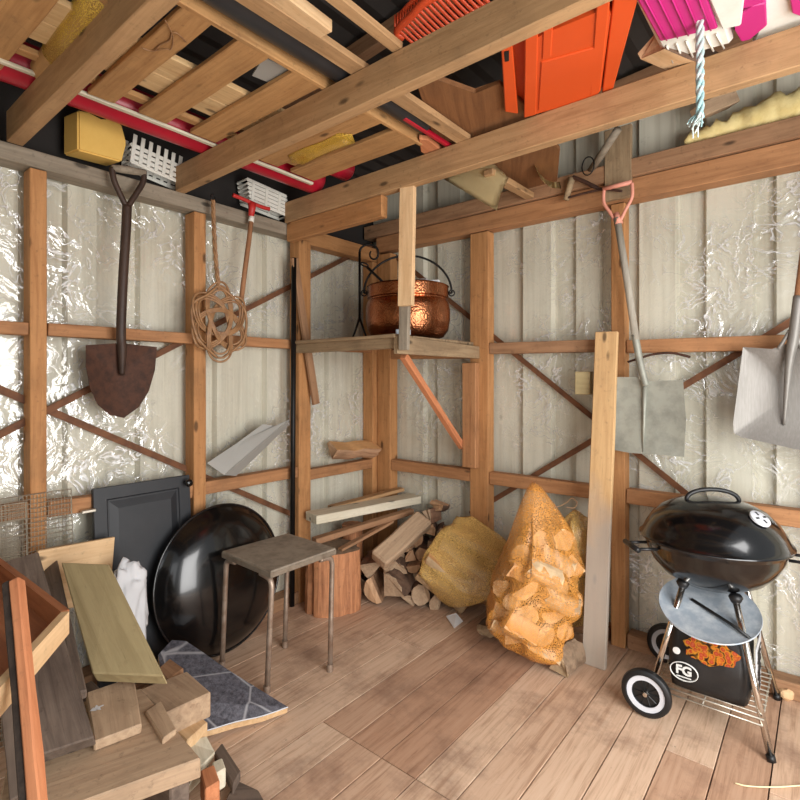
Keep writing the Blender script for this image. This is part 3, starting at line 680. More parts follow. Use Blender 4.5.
# red pipe, lath
bm = bmesh.new(); lathe(bm, [(.062, 0), (.074, .02), (.074, 1.42), (.066, 1.46), (.045, 1.475), (.04, 1.46), (.06, 1.42), (.06, .02)], (.215, -2.30, ZJ+.075), axis=(0, 1, 0), seg=32)
bm.faces.ensure_lookup_table()
props(link('red_pipe', bm, MT['redplastic'], None, smooth='auto'), 'thick red plastic pipe lying across the joists above the grey beam', 'pipe')
beam('thin_lath', (.325, -2.42, ZJ+.006), (.30, -.95, ZJ+.006), .022, .012, W['white'], seg=6); props(COL.objects[-1], 'thin pale lath lying on the joists along the red pipe', 'lath')
lathe_bm = lathe(bmesh.new(), [(.05, 0), (.058, .01), (.058, .5), (.05, .51), (.046, .5), (.046, .01)], (.40, -1.30, ZJ+.10), axis=(0, 1, 0), seg=24)
props(link('red_pipe', lathe_bm, MT['redplastic'], None, smooth='auto'), 'shorter red pipe half hidden above the pallet slats', 'pipe')
# pallet
t = thing('pallet', 'wooden pallet lying upside down across the ceiling joists', 'pallet', (.68, -1.7, ZJ))
for (y0, y1) in ((-2.42, -2.32), (-2.015, -1.925), (-1.84, -1.73), (-1.635, -1.52), (-1.30, -1.20), (-1.125, -.975)):
    beam('slat', (.34, (y0+y1)/2, ZJ+.011), (1.0, (y0+y1)/2, ZJ+.011), y1-y0, .02, W['slat'], parent=t)
beam('edge_board', (1.008, -2.42, ZJ+.045), (1.002, -.95, ZJ+.045), .02, .09, W['slat'], parent=t, seg=6)
for i, (xa, xb) in enumerate(((.37, .41), (.49, .605), (.612, .728))):
    beam('deck_board', ((xa+xb)/2, -2.42, ZJ+.033), ((xa+xb)/2, -.96, ZJ+.033), xb-xa, .02, W['deck'] if i else W['slat'], parent=t)
slab('metal_plate', [J(263, 58, ZJ+.024), J(291, 70, ZJ+.024), J(277, 86, ZJ+.024), J(252, 76, ZJ+.024)], .008, MT['flash'], None, .001, n=(0, 0, -1)); props(COL.objects[-1], 'small grey metal plate lying on the pallet beside the black gutter', 'metal plate')
# upper left plank pieces
beam('plank', J(-30, 55, 2.33), J(25, -25, 2.33), .16, .03, W['slat']); props(COL.objects[-1], 'wide plank end lying on the joists in the upper left corner', 'plank')
# wooden bat in a yellow net sleeve
t = thing('netted_roll', 'round wooden post in a yellow net sleeve lying beside the leftmost joist', 'wooden post', (.4, -2.17, ZJ+.02))
a, b = J(46, 72, ZJ+.03), J(112, -12, ZJ+.03); d = (b-a).normalized()
link('post', tb([a, b], .045, 18), W['slat'], t, smooth='auto')
link('net_sleeve', tb([a+d*.14, a+d*.3, b-d*.02], [.0485, .050, .0485], 18), MT['netfine'], t, smooth=True)
# yellow net rag on the pallet
q = [J(288, 156, ZJ-.004), J(300, 150, ZJ-.004), J(322, 142, ZJ-.004), J(338, 134, ZJ-.004), J(352, 135, ZJ-.004), J(355, 143, ZJ-.004), J(335, 150, ZJ-.004), J(316, 158, ZJ-.004), J(303, 165, ZJ-.004), J(292, 163, ZJ-.004)]
bm = dished(densify(q, 2), (0, 0, -1), -.008, .004, 4)
props(link('net_rag', bm, MT['netfine'], None, smooth=True), 'scrap of yellow net hanging from a pallet slat beside the joist', 'net')
# black gutter
bm = bmesh.new(); R = []
for y in (-2.5, -1.03):
    ring = []
    for off in (0, .004):
        for i in range(9):
            a = PI+PI*i/8; ring.append(bm.verts.new((1.078+(.058-off)*math.cos(a), y, ZJ+.062+(.058-off)*math.sin(a))))
    R.append(ring)
for s in (0, 9):
    for i in range(8): bm.faces.new((R[0][s+i], R[0][s+i+1], R[1][s+i+1], R[1][s+i]))
for i in (0, 8): bm.faces.new((R[0][i], R[0][i+9], R[1][i+9], R[1][i]))
for r_ in R:
    for i in range(8): bm.faces.new((r_[i], r_[i+1], r_[i+10], r_[i+9]))
props(link('rain_gutter', bm, MT['blackgutter'], None, smooth='auto'), 'long black half-round gutter lying on the joists next to the pallet', 'gutter')
beam('long_board', (1.165, -2.45, ZJ+.012), (1.162, -.86, ZJ+.012), .065, .024, W['joist'], seg=6); props(COL.objects[-1], 'narrow board lying on the joists beside the black gutter', 'board')
beam('stick', (1.245, -2.4, ZJ+.018), J(326, 30, ZJ+.018), .055, .034, W['pale']); props(COL.objects[-1], 'pale square stick with a cut end over the joists, ending before the long joist', 'stick')
beam('stick', (1.345, -2.4, ZJ+.012), (1.33, -1.50, ZJ+.012), .04, .022, W['joist']); props(COL.objects[-1], 'plain batten lying on the joists between the pale stick and the orange rake', 'stick')
# plywood sheet
slab('plywood_sheet', [J(412, 70, 2.335), J(475, 94, 2.335), J(500, 84, 2.335), J(540, 118, 2.335), J(560, 150, 2.335), J(557, 184, 2.335), J(520, 196, 2.335), J(440, 160, 2.335)], .018, W['ply'], n=(0, 0, -1)); props(COL.objects[-1], 'brown knotty plywood sheet lying over the joist behind the orange crate', 'plywood')
# cream card hanging down, and the curled piece
P0, P1, P2, P3 = [Rw(x, y, .42) for x, y in ((442, 178), (490, 160), (509, 178), (497, 211))]
bm = bmesh.new(); n = 8; G = []
for j in range(n+1):
    row = []
    for i in range(n+1):
        u, v = i/n, j/n; p = (P0*(1-u)+P1*u)*(1-v)+(P3*(1-u)+P2*u)*v
        row.append(bm.verts.new(p+V((0, -.02*math.sin(u*PI)*math.sin(v*2), 0))))
    G.append(row)
for j in range(n):
    for i in range(n): bm.faces.new((G[j][i], G[j][i+1], G[j+1][i+1], G[j+1][i]))
bmesh.ops.solidify(bm, geom=list(bm.faces), thickness=.002)
props(link('card_sheet', bm, MT['card'], None, smooth=True), 'cream card corner drooping below the joist behind the corner shelf hanger', 'card sheet')
bm = bmesh.new(); G = []
cur = smoothpts([Rw(x, y, .30) for x, y in ((524, 157), (533, 163), (540, 174), (549, 181), (560, 182))], 5)
for p in cur: G.append((bm.verts.new(p), bm.verts.new(p+V((-.06, .16, .03)))))
for A, B in zip(G, G[1:]): bm.faces.new((A[0], B[0], B[1], A[1]))
bmesh.ops.solidify(bm, geom=list(bm.faces), thickness=.003)
props(link('card_sheet', bm, MT['card'], None, smooth=True), 'curled strip of pale card under the plywood next to the old hook tool', 'card sheet')
beam('stick', J(488, 172, 2.29), J(530, 196, 2.29), .05, .03, W['joist']); props(COL.objects[-1], 'short brown stick beside the drooping cream card', 'stick')
# orange crate: tapered bin on the joists, its base seen from below
t = thing('storage_crate', 'orange plastic crate standing across the two joists', 'crate', J(575, 70))
B4 = [J(527, 117), J(600, 96), J(613, -2), J(531, 33)]
B4[2] = B4[1]+(B4[2]-B4[1]).normalized()*.46; B4[3] = B4[0]+(B4[3]-B4[0]).normalized()*.46
cen = sum(B4, V())/4
def ring(s, z, r=.12):
    out = []
    for i in range(4):
        p, a, b = B4[i], B4[i-1], B4[(i+1) % 4]
        k = .035
        for w in ((p+(a-p).normalized()*k), p+((a-p).normalized()+(b-p).normalized())*k*.3, (p+(b-p).normalized()*k)):
            q = cen+(w-cen)*s; out.append(V((q.x, q.y, z)))
    return out
bm = bmesh.new(); Ls = [ring(1, ZJ+.001), ring(1.0, ZJ+.006), ring(1.06, ZJ+.27), ring(1.10, ZJ+.27), ring(1.105, ZJ+.245), ring(1.11, ZJ+.30), ring(1.05, ZJ+.30), ring(.97, ZJ+.015)]
Rg = [[bm.verts.new(p) for p in q] for q in Ls]
for A, B in zip(Rg, Rg[1:]):
    for i in range(12): bm.faces.new((A[i], A[(i+1) % 12], B[(i+1) % 12], B[i]))
bm.faces.new(Rg[0][::-1]); bm.faces.new(Rg[-1]); link('bin', bm, MT['orangeplastic'], t, smooth='auto')
DN = (0, 0, -1); zz = ZJ-.004
for nm, q, th in (('base_rib', ((525, 38), (538, 33), (536, 115), (524, 118)), .012), ('base_rib', ((543, 31), (553, 27), (551, 57), (542, 60)), .012), ('base_rib', ((597, -4), (611, -8), (600, 92), (590, 96)), .012), ('base_panel', ((541, 63), (598, 47), (591, 95), (538, 111)), .008)):
    slab(nm, [J(x, y, zz) for x, y in q], th, MT['orangeplastic'], t, .003, n=DN)
slab('rim_flange', [J(501, 46, ZJ+.004), J(512, 42, ZJ+.004), J(518, 114, ZJ+.004), J(505, 112, ZJ+.004)], .14, MT['orangeplastic'], t, .003, n=DN)
slab('recess_wall', [J(510, 43, ZJ+.05), J(527, 36, ZJ+.05), J(526, 112, ZJ+.05), J(514, 110, ZJ+.05)], .06, MT['orangeplastic'], t, .002, n=DN)
slab('side_wall', [J(614, -6, ZJ+.004), J(640, -8, ZJ+.004), J(613, 90, ZJ+.004), J(602, 94, ZJ+.004)], .14, MT['orangeplastic'], t, .003, n=DN)
slab('clip_slot', [J(504, 52, ZJ+.002), J(509, 51, ZJ+.002), J(509, 61, ZJ+.002), J(505, 62, ZJ+.002)], .004, MT['blackplastic'], t, 0, n=DN)
# orange leaf rake
t = thing('leaf_rake', 'orange plastic leaf rake head lying on the joist beside the orange crate', 'rake', J(430, 10, 2.42))
a, b = J(397, 31, 2.40), J(470, -22, 2.40); d = (b-a).normalized(); nrm = (J(420, 40, 2.38)-J(402, 22, 2.40)).normalized()
bm = tb(smoothpts([a+nrm*.03, a, a+d*.08-nrm*.012, a.lerp(b, .5)-nrm*.02, b]), .012, 8); tube(bm, smoothpts([a+nrm*.03+V((0, 0, .03)), a+V((0, 0, .035)), a.lerp(b, .5)-nrm*.02+V((0, 0, .035)), b+V((0, 0, .035))]), .008, 8)
for i in range(24):
    p = a.lerp(b, (i+.5)/24)-nrm*.014; tube(bm, [p, p+V((0, 0, .036))], .004, 5)
link('rim', bm, MT['rakeorange'], t, smooth=True)
L_ = (b-a).length; N = 17
for i in range(N):
    p = a+d*(L_*(i+.4)/N)-nrm*.012; q = p+nrm*.16+d*.02
    link('tine', tb(smoothpts([p, p.lerp(q, .5)+V((0, 0, -.008)), q]), [.0065]*12+[.004], 6, flat=.6), MT['rakeorange'], t, smooth=True)
link('cross_band', tb([a+nrm*.085+d*.02, b+nrm*.085], .007, 6), MT['rakeorange'], t, smooth=True)
# pink and white toys
t = thing('toy_cradle', 'pink and white ribbed plastic toy bed resting on the joist over the rope', 'toy', J(685, 30))
slab('white_tray', [J(628, -12, ZJ+.01), J(666, 62, ZJ+.01), J(734, 44, ZJ+.01), J(716, -22, ZJ+.01)], .13, MT['whiteplastic'], t, .012, n=(0, 0, -1))
slab('pink_panel', [J(628, -16, ZJ), J(660, 42, ZJ), J(718, 29, ZJ), J(700, -22, ZJ)], .012, MT['pink'], t, .004, n=(0, 0, -1))
for i in range(5):
    f_ = .12+.19*i; p = J(660, 42, ZJ-.003).lerp(J(718, 29, ZJ-.003), f_); q = J(628, -16, ZJ-.003).lerp(J(700, -22, ZJ-.003), f_)
    link('rib', tb([p, q], .0022, 6), MT['pink'], t, smooth=True)
for i in range(6):
    f_ = .08+.16*i; p = J(662, 47, ZJ+.006).lerp(J(724, 32, ZJ+.006), f_); q = J(668, 64, ZJ+.006).lerp(J(732, 46, ZJ+.006), f_)
    link('tray_rib', tb([p, q], .003, 6), MT['whiteplastic'], t, smooth=True)
slab('white_side', [J(703, -14, ZJ-.004), J(722, 30, ZJ-.004), J(741, 26, ZJ-.004), J(746, -14, ZJ-.004)], .02, MT['whiteplastic'], t, .004, n=(0, 0, -1))
t = thing('toy_slide', 'white plastic toy panel with magenta brackets on the joist at the far right', 'toy', J(780, 20))
slab('white_panel', [J(757, -10, ZJ+.02), J(766, 20, ZJ+.02), J(752, 44, ZJ+.02), J(830, 24, ZJ+.02), J(830, -20, ZJ+.02)], .03, MT['whiteplastic'], t, .004, n=(0, 0, -1))
slab('bracket', [J(736, -6, ZJ+.004), J(738, 10, ZJ+.004), J(753, 6, ZJ+.004), J(765, 2, ZJ+.004), J(764, -8, ZJ+.004)], .05, MT['pink'], t, .003, n=(0, 0, -1))
slab('bracket', [J(752, 6, ZJ+.004), J(734, 20, ZJ+.004), J(735, 30, ZJ+.004), J(741, 42, ZJ+.004), J(750, 40, ZJ+.004), J(767, 26, ZJ+.004), J(766, 3, ZJ+.004)], .05, MT['pink'], t, .003, n=(0, 0, -1))
slab('bracket', [J(788, -10, ZJ+.004), J(792, 14, ZJ+.004), J(803, 18, ZJ+.004), J(825, 8, ZJ+.004), J(825, -12, ZJ+.004)], .05, MT['pink'], t, .003, n=(0, 0, -1))
# broken timber end
a, b = J(652, 48, ZJ+.03), J(700, 78, ZJ+.03)
props(splitlog('timber_end', a, b+V((.1, .12, 0)), .045, [W['pale'], W['logend'], W['bark']], 'x', 'timber', None, 'wedge', 12), 'broken timber end with splintered tip between orange crate and pink toy bed', 'timber offcut')
a = Rw(704, 112, .03); beam('timber_block', a+V((-.02, -.03, -.01)), a+V((.09, .1, .07)), .07, .06, W['tan']); props(COL.objects[-1], 'dark wood block on the top beams behind the blue rope', 'wood block')
# yellow mineral wool on the top beam
bm = bmesh.new(); rows = []; N = 44; r = random.Random(4); c0, c1 = Rw(686, 147, -.03), V((2.75, YF+.03, 2.40)); z0 = 2.357
for i in range(N+1):
    f_ = i/N; x = c0.x+(c1.x-c0.x)*f_; h = .05+.07*min(1, f_*2.6)+r.uniform(-.016, .016); w_ = .045+r.uniform(-.01, .01); dy = r.uniform(-.006, .006); row = []
    for k in range(12):
        a = 2*PI*k/12; row.append(bm.verts.new((x, YF+.03+dy+math.cos(a)*w_*(1+r.uniform(-.12, .12)), z0+h/2+math.sin(a)*h/2*(1+r.uniform(-.1, .15)))))
    rows.append(row)
for A, B in zip(rows, rows[1:]):
    for k in range(12): bm.faces.new((A[k], A[(k+1) % 12], B[(k+1) % 12], B[k]))
bm.faces.new(rows[0][::-1]); bm.faces.new(rows[-1]); o = link('insulation_wool', bm, MT['wool'], None, smooth=True); props(o, 'strip of yellow insulation wool lying on the top beam above the grill', 'insulation')
# rope
rp_ = At(700, 118, 1.45); t = thing('rope', 'pale blue and white frayed rope hanging from the roof', 'rope', rp_)
bm = bmesh.new(); zt = 2.80
pts = [rp_+V((0, 0, (zt-rp_.z)*i/70)) for i in range(71)]
for ph in (0, PI*2/3, PI*4/3): tube(bm, [p+V((.006*math.cos(ph+i*.75), .006*math.sin(ph+i*.75), 0)) for i, p in enumerate(pts)], .0058, 6)
link('strand', bm, MT['rope'], t, smooth=True)
bm = bmesh.new(); r = random.Random(8)
for i in range(12):
    p = rp_+V((r.uniform(-.008, .008), r.uniform(-.008, .008), .02)); q = p+V((r.uniform(-.03, .012), r.uniform(-.02, .01), -r.uniform(.03, .075)))
    tube(bm, smoothpts([p, p.lerp(q, .5)+V((r.uniform(-.01, .01), 0, 0)), q], 3), .0022, 5)
link('frayed_end', bm, MT['rope'], t, smooth=True)
# foam block and white lattice crates on the grey beam
e = [Lw(78, 110, .04), Lw(92, 113, .04), Lw(101, 121, .04), Lw(110, 118, .04), Lw(122, 124, .04), Lw(127, 143, .04), Lw(122, 162, .04), Lw(78, 150, .04)]
bm = bmesh.new(); a = [bm.verts.new(p) for p in e]; b = [bm.verts.new(p+V((-.10, -.02, .0))) for p in e]
bm.faces.new(a); bm.faces.new(b[::-1])
for i in range(8): bm.faces.new((a[i], a[(i+1) % 8], b[(i+1) % 8], b[i]))
bmesh.ops.bevel(bm, geom=list(bm.edges), offset=.006, segments=2, affect='EDGES')
props(link('foam_block', bm, MT['foam'], None), 'yellow foam block with a notched top resting on the grey beam', 'foam')
def lattice(p00, p10, p01, rows, cols, label, grp, pick):
    """plastic basket: lattice front and back joined by short sides"""
    t = thing('plastic_basket', label, 'basket', (p00+p10)/2, grp); u = p10-p00; v = p01-p00; bm = bmesh.new(); bk = V((-.09, 0, .0))
    for off in (V(), bk):
        for i in range(rows): f_ = i/(rows-1)*(.6 if pick else 1); add(bm, moved(boxbm(u.length, .004, .018, .001), frame_at(p00+v*f_+u*.5+off, u)))
        for j in range(cols): f_ = (j+.3)/cols; add(bm, moved(boxbm(.017, .004, v.length, .001), frame_at(p00+u*f_+v*.5+off+V((.004, 0, 0)), u)))
    link('lattice', bm, MT['whiteplastic'], t)
    bm = bmesh.new()
    for i in range(rows):
        for s in (0, 1): f_ = i/(rows-1)*(.6 if pick else 1); tube(bm, [p00+v*f_+u*s, p00+v*f_+u*s+bk], .005, 6)
    link('side', bm, MT['whiteplastic'], t)
def frame_at(c, u):
    fr = frame(u, V((0, 0, 1))); fr.translation = c; return fr
lattice(Lw(131, 161, .0), Lw(184, 184, .0), Lw(131, 133, .0), 4, 7, 'white plastic lattice basket on the grey beam, beside the yellow foam block', 'white lattice baskets on the beam', True)
lattice(Lw(250, 200, .0), Lw(289, 216, .0), Lw(247, 179, .0), 6, 3, 'white plastic lattice basket on the grey beam, above the red garden tool grip', 'white lattice baskets on the beam', False)
# twig of twine on the pallet
bm = bmesh.new(); z = ZJ-.004
tube(bm, smoothpts([J(x, y, z) for x, y in ((142, 48), (153, 51), (160, 45), (170, 40), (172, 33), (178, 34), (186, 42))], 5), .0022, 5); tube(bm, smoothpts([J(x, y, z) for x, y in ((153, 51), (165, 49), (171, 49), (173, 36), (165, 20))], 5), .0018, 5)
props(link('twine', bm, MT['cane'], None, smooth=True), 'brown tangle of dry twine clinging to the pallet slat', 'twine')

beam('red_rod', J(404, 117, ZJ+.012), J(456, 150, ZJ+.012), .02, .018, MT['redplastic'], jit=0); props(COL.objects[-1], 'thin red rod lying between the narrow board and the plywood sheet', 'rod')
slab('wood_offcut', [J(419, 139, ZJ+.003), J(428, 140, ZJ+.003), J(447, 155, ZJ+.003), J(438, 162, ZJ+.003), J(421, 152, ZJ+.003)], .02, W['orange'], None, .002, n=(0, 0, -1)); props(COL.objects[-1], 'orange toned wood offcut under the red rod over the joist', 'offcut')
# ================================================================== standing on the floor
def F3(px, py, z): return Fl(px, py, z)
# metal stool
zs = .53; cn = [F3(222, 551, zs), F3(271, 571, zs), F3(336, 548, zs), F3(288, 533, zs)]
sc_ = sum(cn, V())/4; t = thing('stool', 'low square stool with a worn grey top and bent tube legs', 'stool', (sc_.x, sc_.y, 0))
slab('seat', cn, .018, MT['stool'], t, .003, n=(0, 0, 1))
slab('edge_band', [c+(c-sc_)*.012+V((0, 0, -.006)) for c in cn], .024, MT['stooledge'], t, .003, n=(0, 0, 1))
ft = [F3(222, 668, 0), F3(267, 693, 0), F3(330, 671, 0), F3(285, 647, 0)]
for i in range(4):
    top = sc_.lerp(cn[i], .93); nb = sc_.lerp(cn[(1, 0, 1, 2)[i]], .93); f_ = ft[i]+V((0, 0, .012)); up = top+V((0, 0, -.075)); inn = top.lerp(nb, .22)+V((0, 0, -.034))
    pts = [f_, f_.lerp(up, .5), up]+smoothpts([up, top+V((0, 0, -.05))+(nb-top)*.02, top+V((0, 0, -.038))+(nb-top)*.08, inn], 4)[1:]
    lg = link('leg', tb(pts, .0115, 12), MT['stoolleg'], t, smooth=True)
    link('foot_cap', tb([ft[i]+V((0, 0, .0)), ft[i]+V((0, 0, .03))], .0145, 12), MT['rust'], lg, smooth=True) if False else None
    o = link('foot_cap', tb([ft[i], ft[i]+V((0, 0, .032))], .0145, 12), MT['stoolleg'], t, smooth='auto')
# black cabinet door
t = thing('cabinet_door', 'black painted panelled cabinet door leaning on the wall behind the black bowl', 'cabinet door', (.06, -1.67, 0))
y0, y1 = -1.872, -1.450; p = [V((.062, y0, .0)), V((.062, y1, .0)), V((-.006, y1, .852)), V((-.006, y0, .846))]
zn = (p[1]-p[0]).cross(p[3]-p[0]).normalized(); fr = frame(p[1]-p[0], zn); fr.translation = sum(p, V())/4 - zn*.011
bm = boxbm((p[1]-p[0]).length, (p[3]-p[0]).length, .022, 0)
f = max(bm.faces, key=lambda f: f.calc_center_median().z)
r_ = bmesh.ops.inset_individual(bm, faces=[f], thickness=.075); r_ = bmesh.ops.inset_individual(bm, faces=[f], thickness=.004); bmesh.ops.translate(bm, verts=f.verts, vec=(0, 0, -.008))
r_ = bmesh.ops.inset_individual(bm, faces=[f], thickness=.012); bmesh.ops.inset_individual(bm, faces=[f], thickness=.045); bmesh.ops.translate(bm, verts=f.verts, vec=(0, 0, .010))
bmesh.ops.bevel(bm, geom=[e for e in bm.edges if e.calc_face_angle(0) > .5], offset=.0018, segments=1, affect='EDGES')
link('panel', bm, MT['blackpaint'], t, fr)
kq = p[2].lerp(p[1], .045)+V((0, -.022, 0)); link('door_knob', lathe(bmesh.new(), [(0, .045), (.014, .043), (.019, .034), (.016, .022), (.008, .014), (.010, 0), (0, 0)], kq, axis=(1, 0, .08), seg=24), MT['enamel'], t, smooth=True)
bm = boxbm(.055, .02, .014, .003); fr2 = M.Translation(p[3].lerp(p[0], .10)+V((.0, -.02, 0))) @ M.Rotation(PI/2, 4, 'Z'); link('hinge', bm, MT['wire'], t, fr2)
# big black enamel bowl on its edge
bn = V((1, .06, .12)).normalized(); R_ = .345; bc = V((.095, -1.335, R_*math.cos(math.asin(bn.z))+.004))
t = thing('fire_bowl', 'large round black enamel bowl standing on its edge behind the stool', 'bowl', (bc.x, bc.y, 0))
pr = [(R_-.004, -.012), (R_, -.006), (R_, .0), (R_-.006, .004), (R_-.016, .012), (R_-.03, .032), (R_-.065, .06), (R_-.12, .082), (R_-.20, .096), (.08, .103), (0, .105), (0, .099), (.08, .097), (R_-.2, .090), (R_-.125, .075), (R_-.07, .053), (R_-.036, .027), (R_-.022, 0), (R_-.014, -.01)]
link('bowl', lathe(bmesh.new(), pr, bc, axis=bn, seg=96), MT['enamel'], t, smooth='auto')
bm = bmesh.new(); s_ = bn.cross(V((0, 0, 1))).normalized(); u_ = s_.cross(bn)
tube(bm, [bc+(s_*math.cos(a)+u_*math.sin(a))*(R_-.001)+bn*.0 for a in [i*2*PI/96 for i in range(96)]], .0055, 8, closed=True); link('rim', bm, MT['enamel_dusty'], t, smooth=True)
# galvanised wire mesh panels
def wiremesh(name, o0, u, v, nu, nv, lab):
    bm = bmesh.new(); n = u.cross(v).normalized()
    for i in range(nu+1): tube(bm, [o0+u*i/nu, o0+u*i/nu+v], .0011, 4)
    for j in range(nv+1): tube(bm, [o0+v*j/nv+n*.002, o0+v*j/nv+u+n*.002], .0016 if j % 3 else .0022, 4)
    tube(bm, [o0, o0+u, o0+u+v, o0+v], .0028, 5, closed=True)
    props(link(name, bm, MT['wire'], None), lab, 'wire mesh', 'wire mesh panels by the wall')
a = Lw(83, 480, .05); a.z = .855
wiremesh('wire_mesh', V((.05, -2.55, .0)), V((-.0, .60, 0)), V((-.065, 0, .86)), 52, 48, 'galvanised wire mesh panel behind the scrap timber, reaching towards the black door')
wiremesh('wire_mesh', V((.085, -2.60, .0)), V((-.0, .49, 0)), V((-.075, 0, .84)), 40, 42, 'second wire mesh panel standing in front of the longer mesh panel')
# chopping block
stc = V((.145, -.665, 0)); rnd = random.Random(11); bm = bmesh.new(); rows = []; K = 36; rad = [.158*(1+.06*math.sin(3*a*2*PI/K)+rnd.uniform(-.035, .035)) for a in range(K)]
for k in (4, 5, 15, 16, 27): rad[k] *= .86
HH = .34
for j in range(9):
    z = HH*j/8; rows.append([bm.verts.new((stc.x+math.cos(2*PI*k/K)*(rad[k]*(1.02-.03*j/8)+rnd.uniform(-.003, .003)), stc.y+math.sin(2*PI*k/K)*(rad[k]*(1.02-.03*j/8)+rnd.uniform(-.003, .003)), z)) for k in range(K)])
for A, B in zip(rows, rows[1:]):
    for k in range(K): bm.faces.new((A[k], A[(k+1) % K], B[(k+1) % K], B[k]))
cv = bm.verts.new((stc.x, stc.y, HH+.004)); bm.faces.new(rows[0][::-1])
for k in range(K): f = bm.faces.new((rows[-1][k], rows[-1][(k+1) % K], cv)); f.material_index = 1
props(link('chopping_block', bm, [W['stumpside'], W['stumptop']], None, smooth=False), 'thick barkless tree stump chopping block behind the stool', 'tree stump')
# planks lying on the firewood along the wall
for a, b, w_, h_, m_, lab in (
    (At(311, 518, 2.95), At(415, 498, 3.42), .13, .05, W['white'], 'whitish plank, uppermost of the boards lying over the stump and firewood'),
    (At(314, 541, 2.86), At(412, 511, 3.30), .05, .034, W['batten'], 'reddish rounded batten lying over the stump below the whitish plank'),
    (At(330, 508, 3.13), At(402, 489, 3.46), .06, .022, W['joist'], 'tan lath behind the whitish plank in the corner'),
    (At(340, 550, 2.90), At(392, 521, 3.18), .04, .016, W['batten'], 'thin brown lath below the reddish batten on the stump')):
    beam('plank', a, b, w_, h_, m_, seg=5); props(COL.objects[-1], lab, 'plank')
# loose firewood in the corner
LOGS = [ # px, py, depth, radius, length, kind, yaw, material
    (389, 548, 2.99, .050, .0, 'half', 0, 0), (391, 587, 2.93, .062, .22, 'quarter', .4, 0), (420, 594, 2.95, .048, .22, 'round', .1, 0), (437, 603, 2.93, .05, .2, 'half', -.2, 0),
    (388, 567, 3.02, .046, .24, 'wedge', .1, 0), (400, 569, 3.01, .036, .24, 'quarter', 0, 0), (413, 568, 3.03, .034, .25, 'half', .1, 1), (404, 547, 3.09, .036, .24, 'half', .2, 1), (417, 541, 3.12, .036, .22, 'quarter', 0, 1),
    (428, 531, 3.16, .036, .2, 'wedge', 0, 1), (432, 548, 3.10, .033, .22, 'quarter', .1, 0), (421, 554, 3.07, .033, .24, 'round', 0, 1), (410, 557, 3.06, .03, .24, 'quarter', -.1, 1), (431, 566, 3.05, .036, .22, 'half', 0, 0),
    (437, 507, 3.22, .04, .16, 'half', .8, 1), (428, 517, 3.19, .036, .18, 'wedge', .6, 0), (372, 592, 2.99, .055, .22, 'half', 0, 1), (372, 568, 3.03, .05, .24, 'wedge', 0, 0), (426, 580, 3.00, .036, .24, 'quarter', 0, 0),
    (441, 586, 2.98, .036, .22, 'round', 0, 0), (405, 582, 3.02, .034, .26, 'quarter', .1, 0), (416, 575, 3.05, .03, .24, 'wedge', 0, 0), (398, 556, 3.10, .034, .22, 'round', 0, 0), (440, 535, 3.14, .034, .2, 'half', 0, 0), (446, 556, 3.09, .034, .2, 'quarter', 0, 0), (360, 585, 3.12, .045, .2, 'half', 0, 0), (408, 600, 2.98, .036, .24, 'wedge', 0, 0)]
FIRE = 'loose firewood heaped in the corner'
for i, (px, py, d, r_, L_, kd, yaw, mm) in enumerate(LOGS):
    if L_ == 0:
        a, b = At(378, 561, 2.93), At(424, 519, 3.16); lab = 'long split log leaning up against the wall over the firewood heap, under the plank ends'; beam('split_log', a, b, .12, .08, W['tan'], up=(.45, -.5, .75), bev=.012, seg=5, jit=.004); props(COL.objects[-1], lab, 'firewood', FIRE); continue
    a = At(px, py, d); dr = (FW+RT*(.15+yaw)+V((0, 0, random.uniform(-.06, .06)))).normalized(); b = a+dr*L_
    if b.y > -.03: s = (-.03-a.y)/(b.y-a.y); b = a+(b-a)*max(s, .3)
    lab = 'split firewood log in the heap between the stump and the net sack'
    if i == 1: lab = 'dark split log lying lowest at the front of the firewood heap, beside the stump'
    if i == 14: lab = 'short reddish log on top of the firewood heap against the wall'
    splitlog('split_log', a, b, r_*1.2, [W['splitlog'] if mm else W['oldsplit'], W['logend'] if mm else W['tan'], W['bark']], lab, 'firewood', FIRE, kd, i+3)
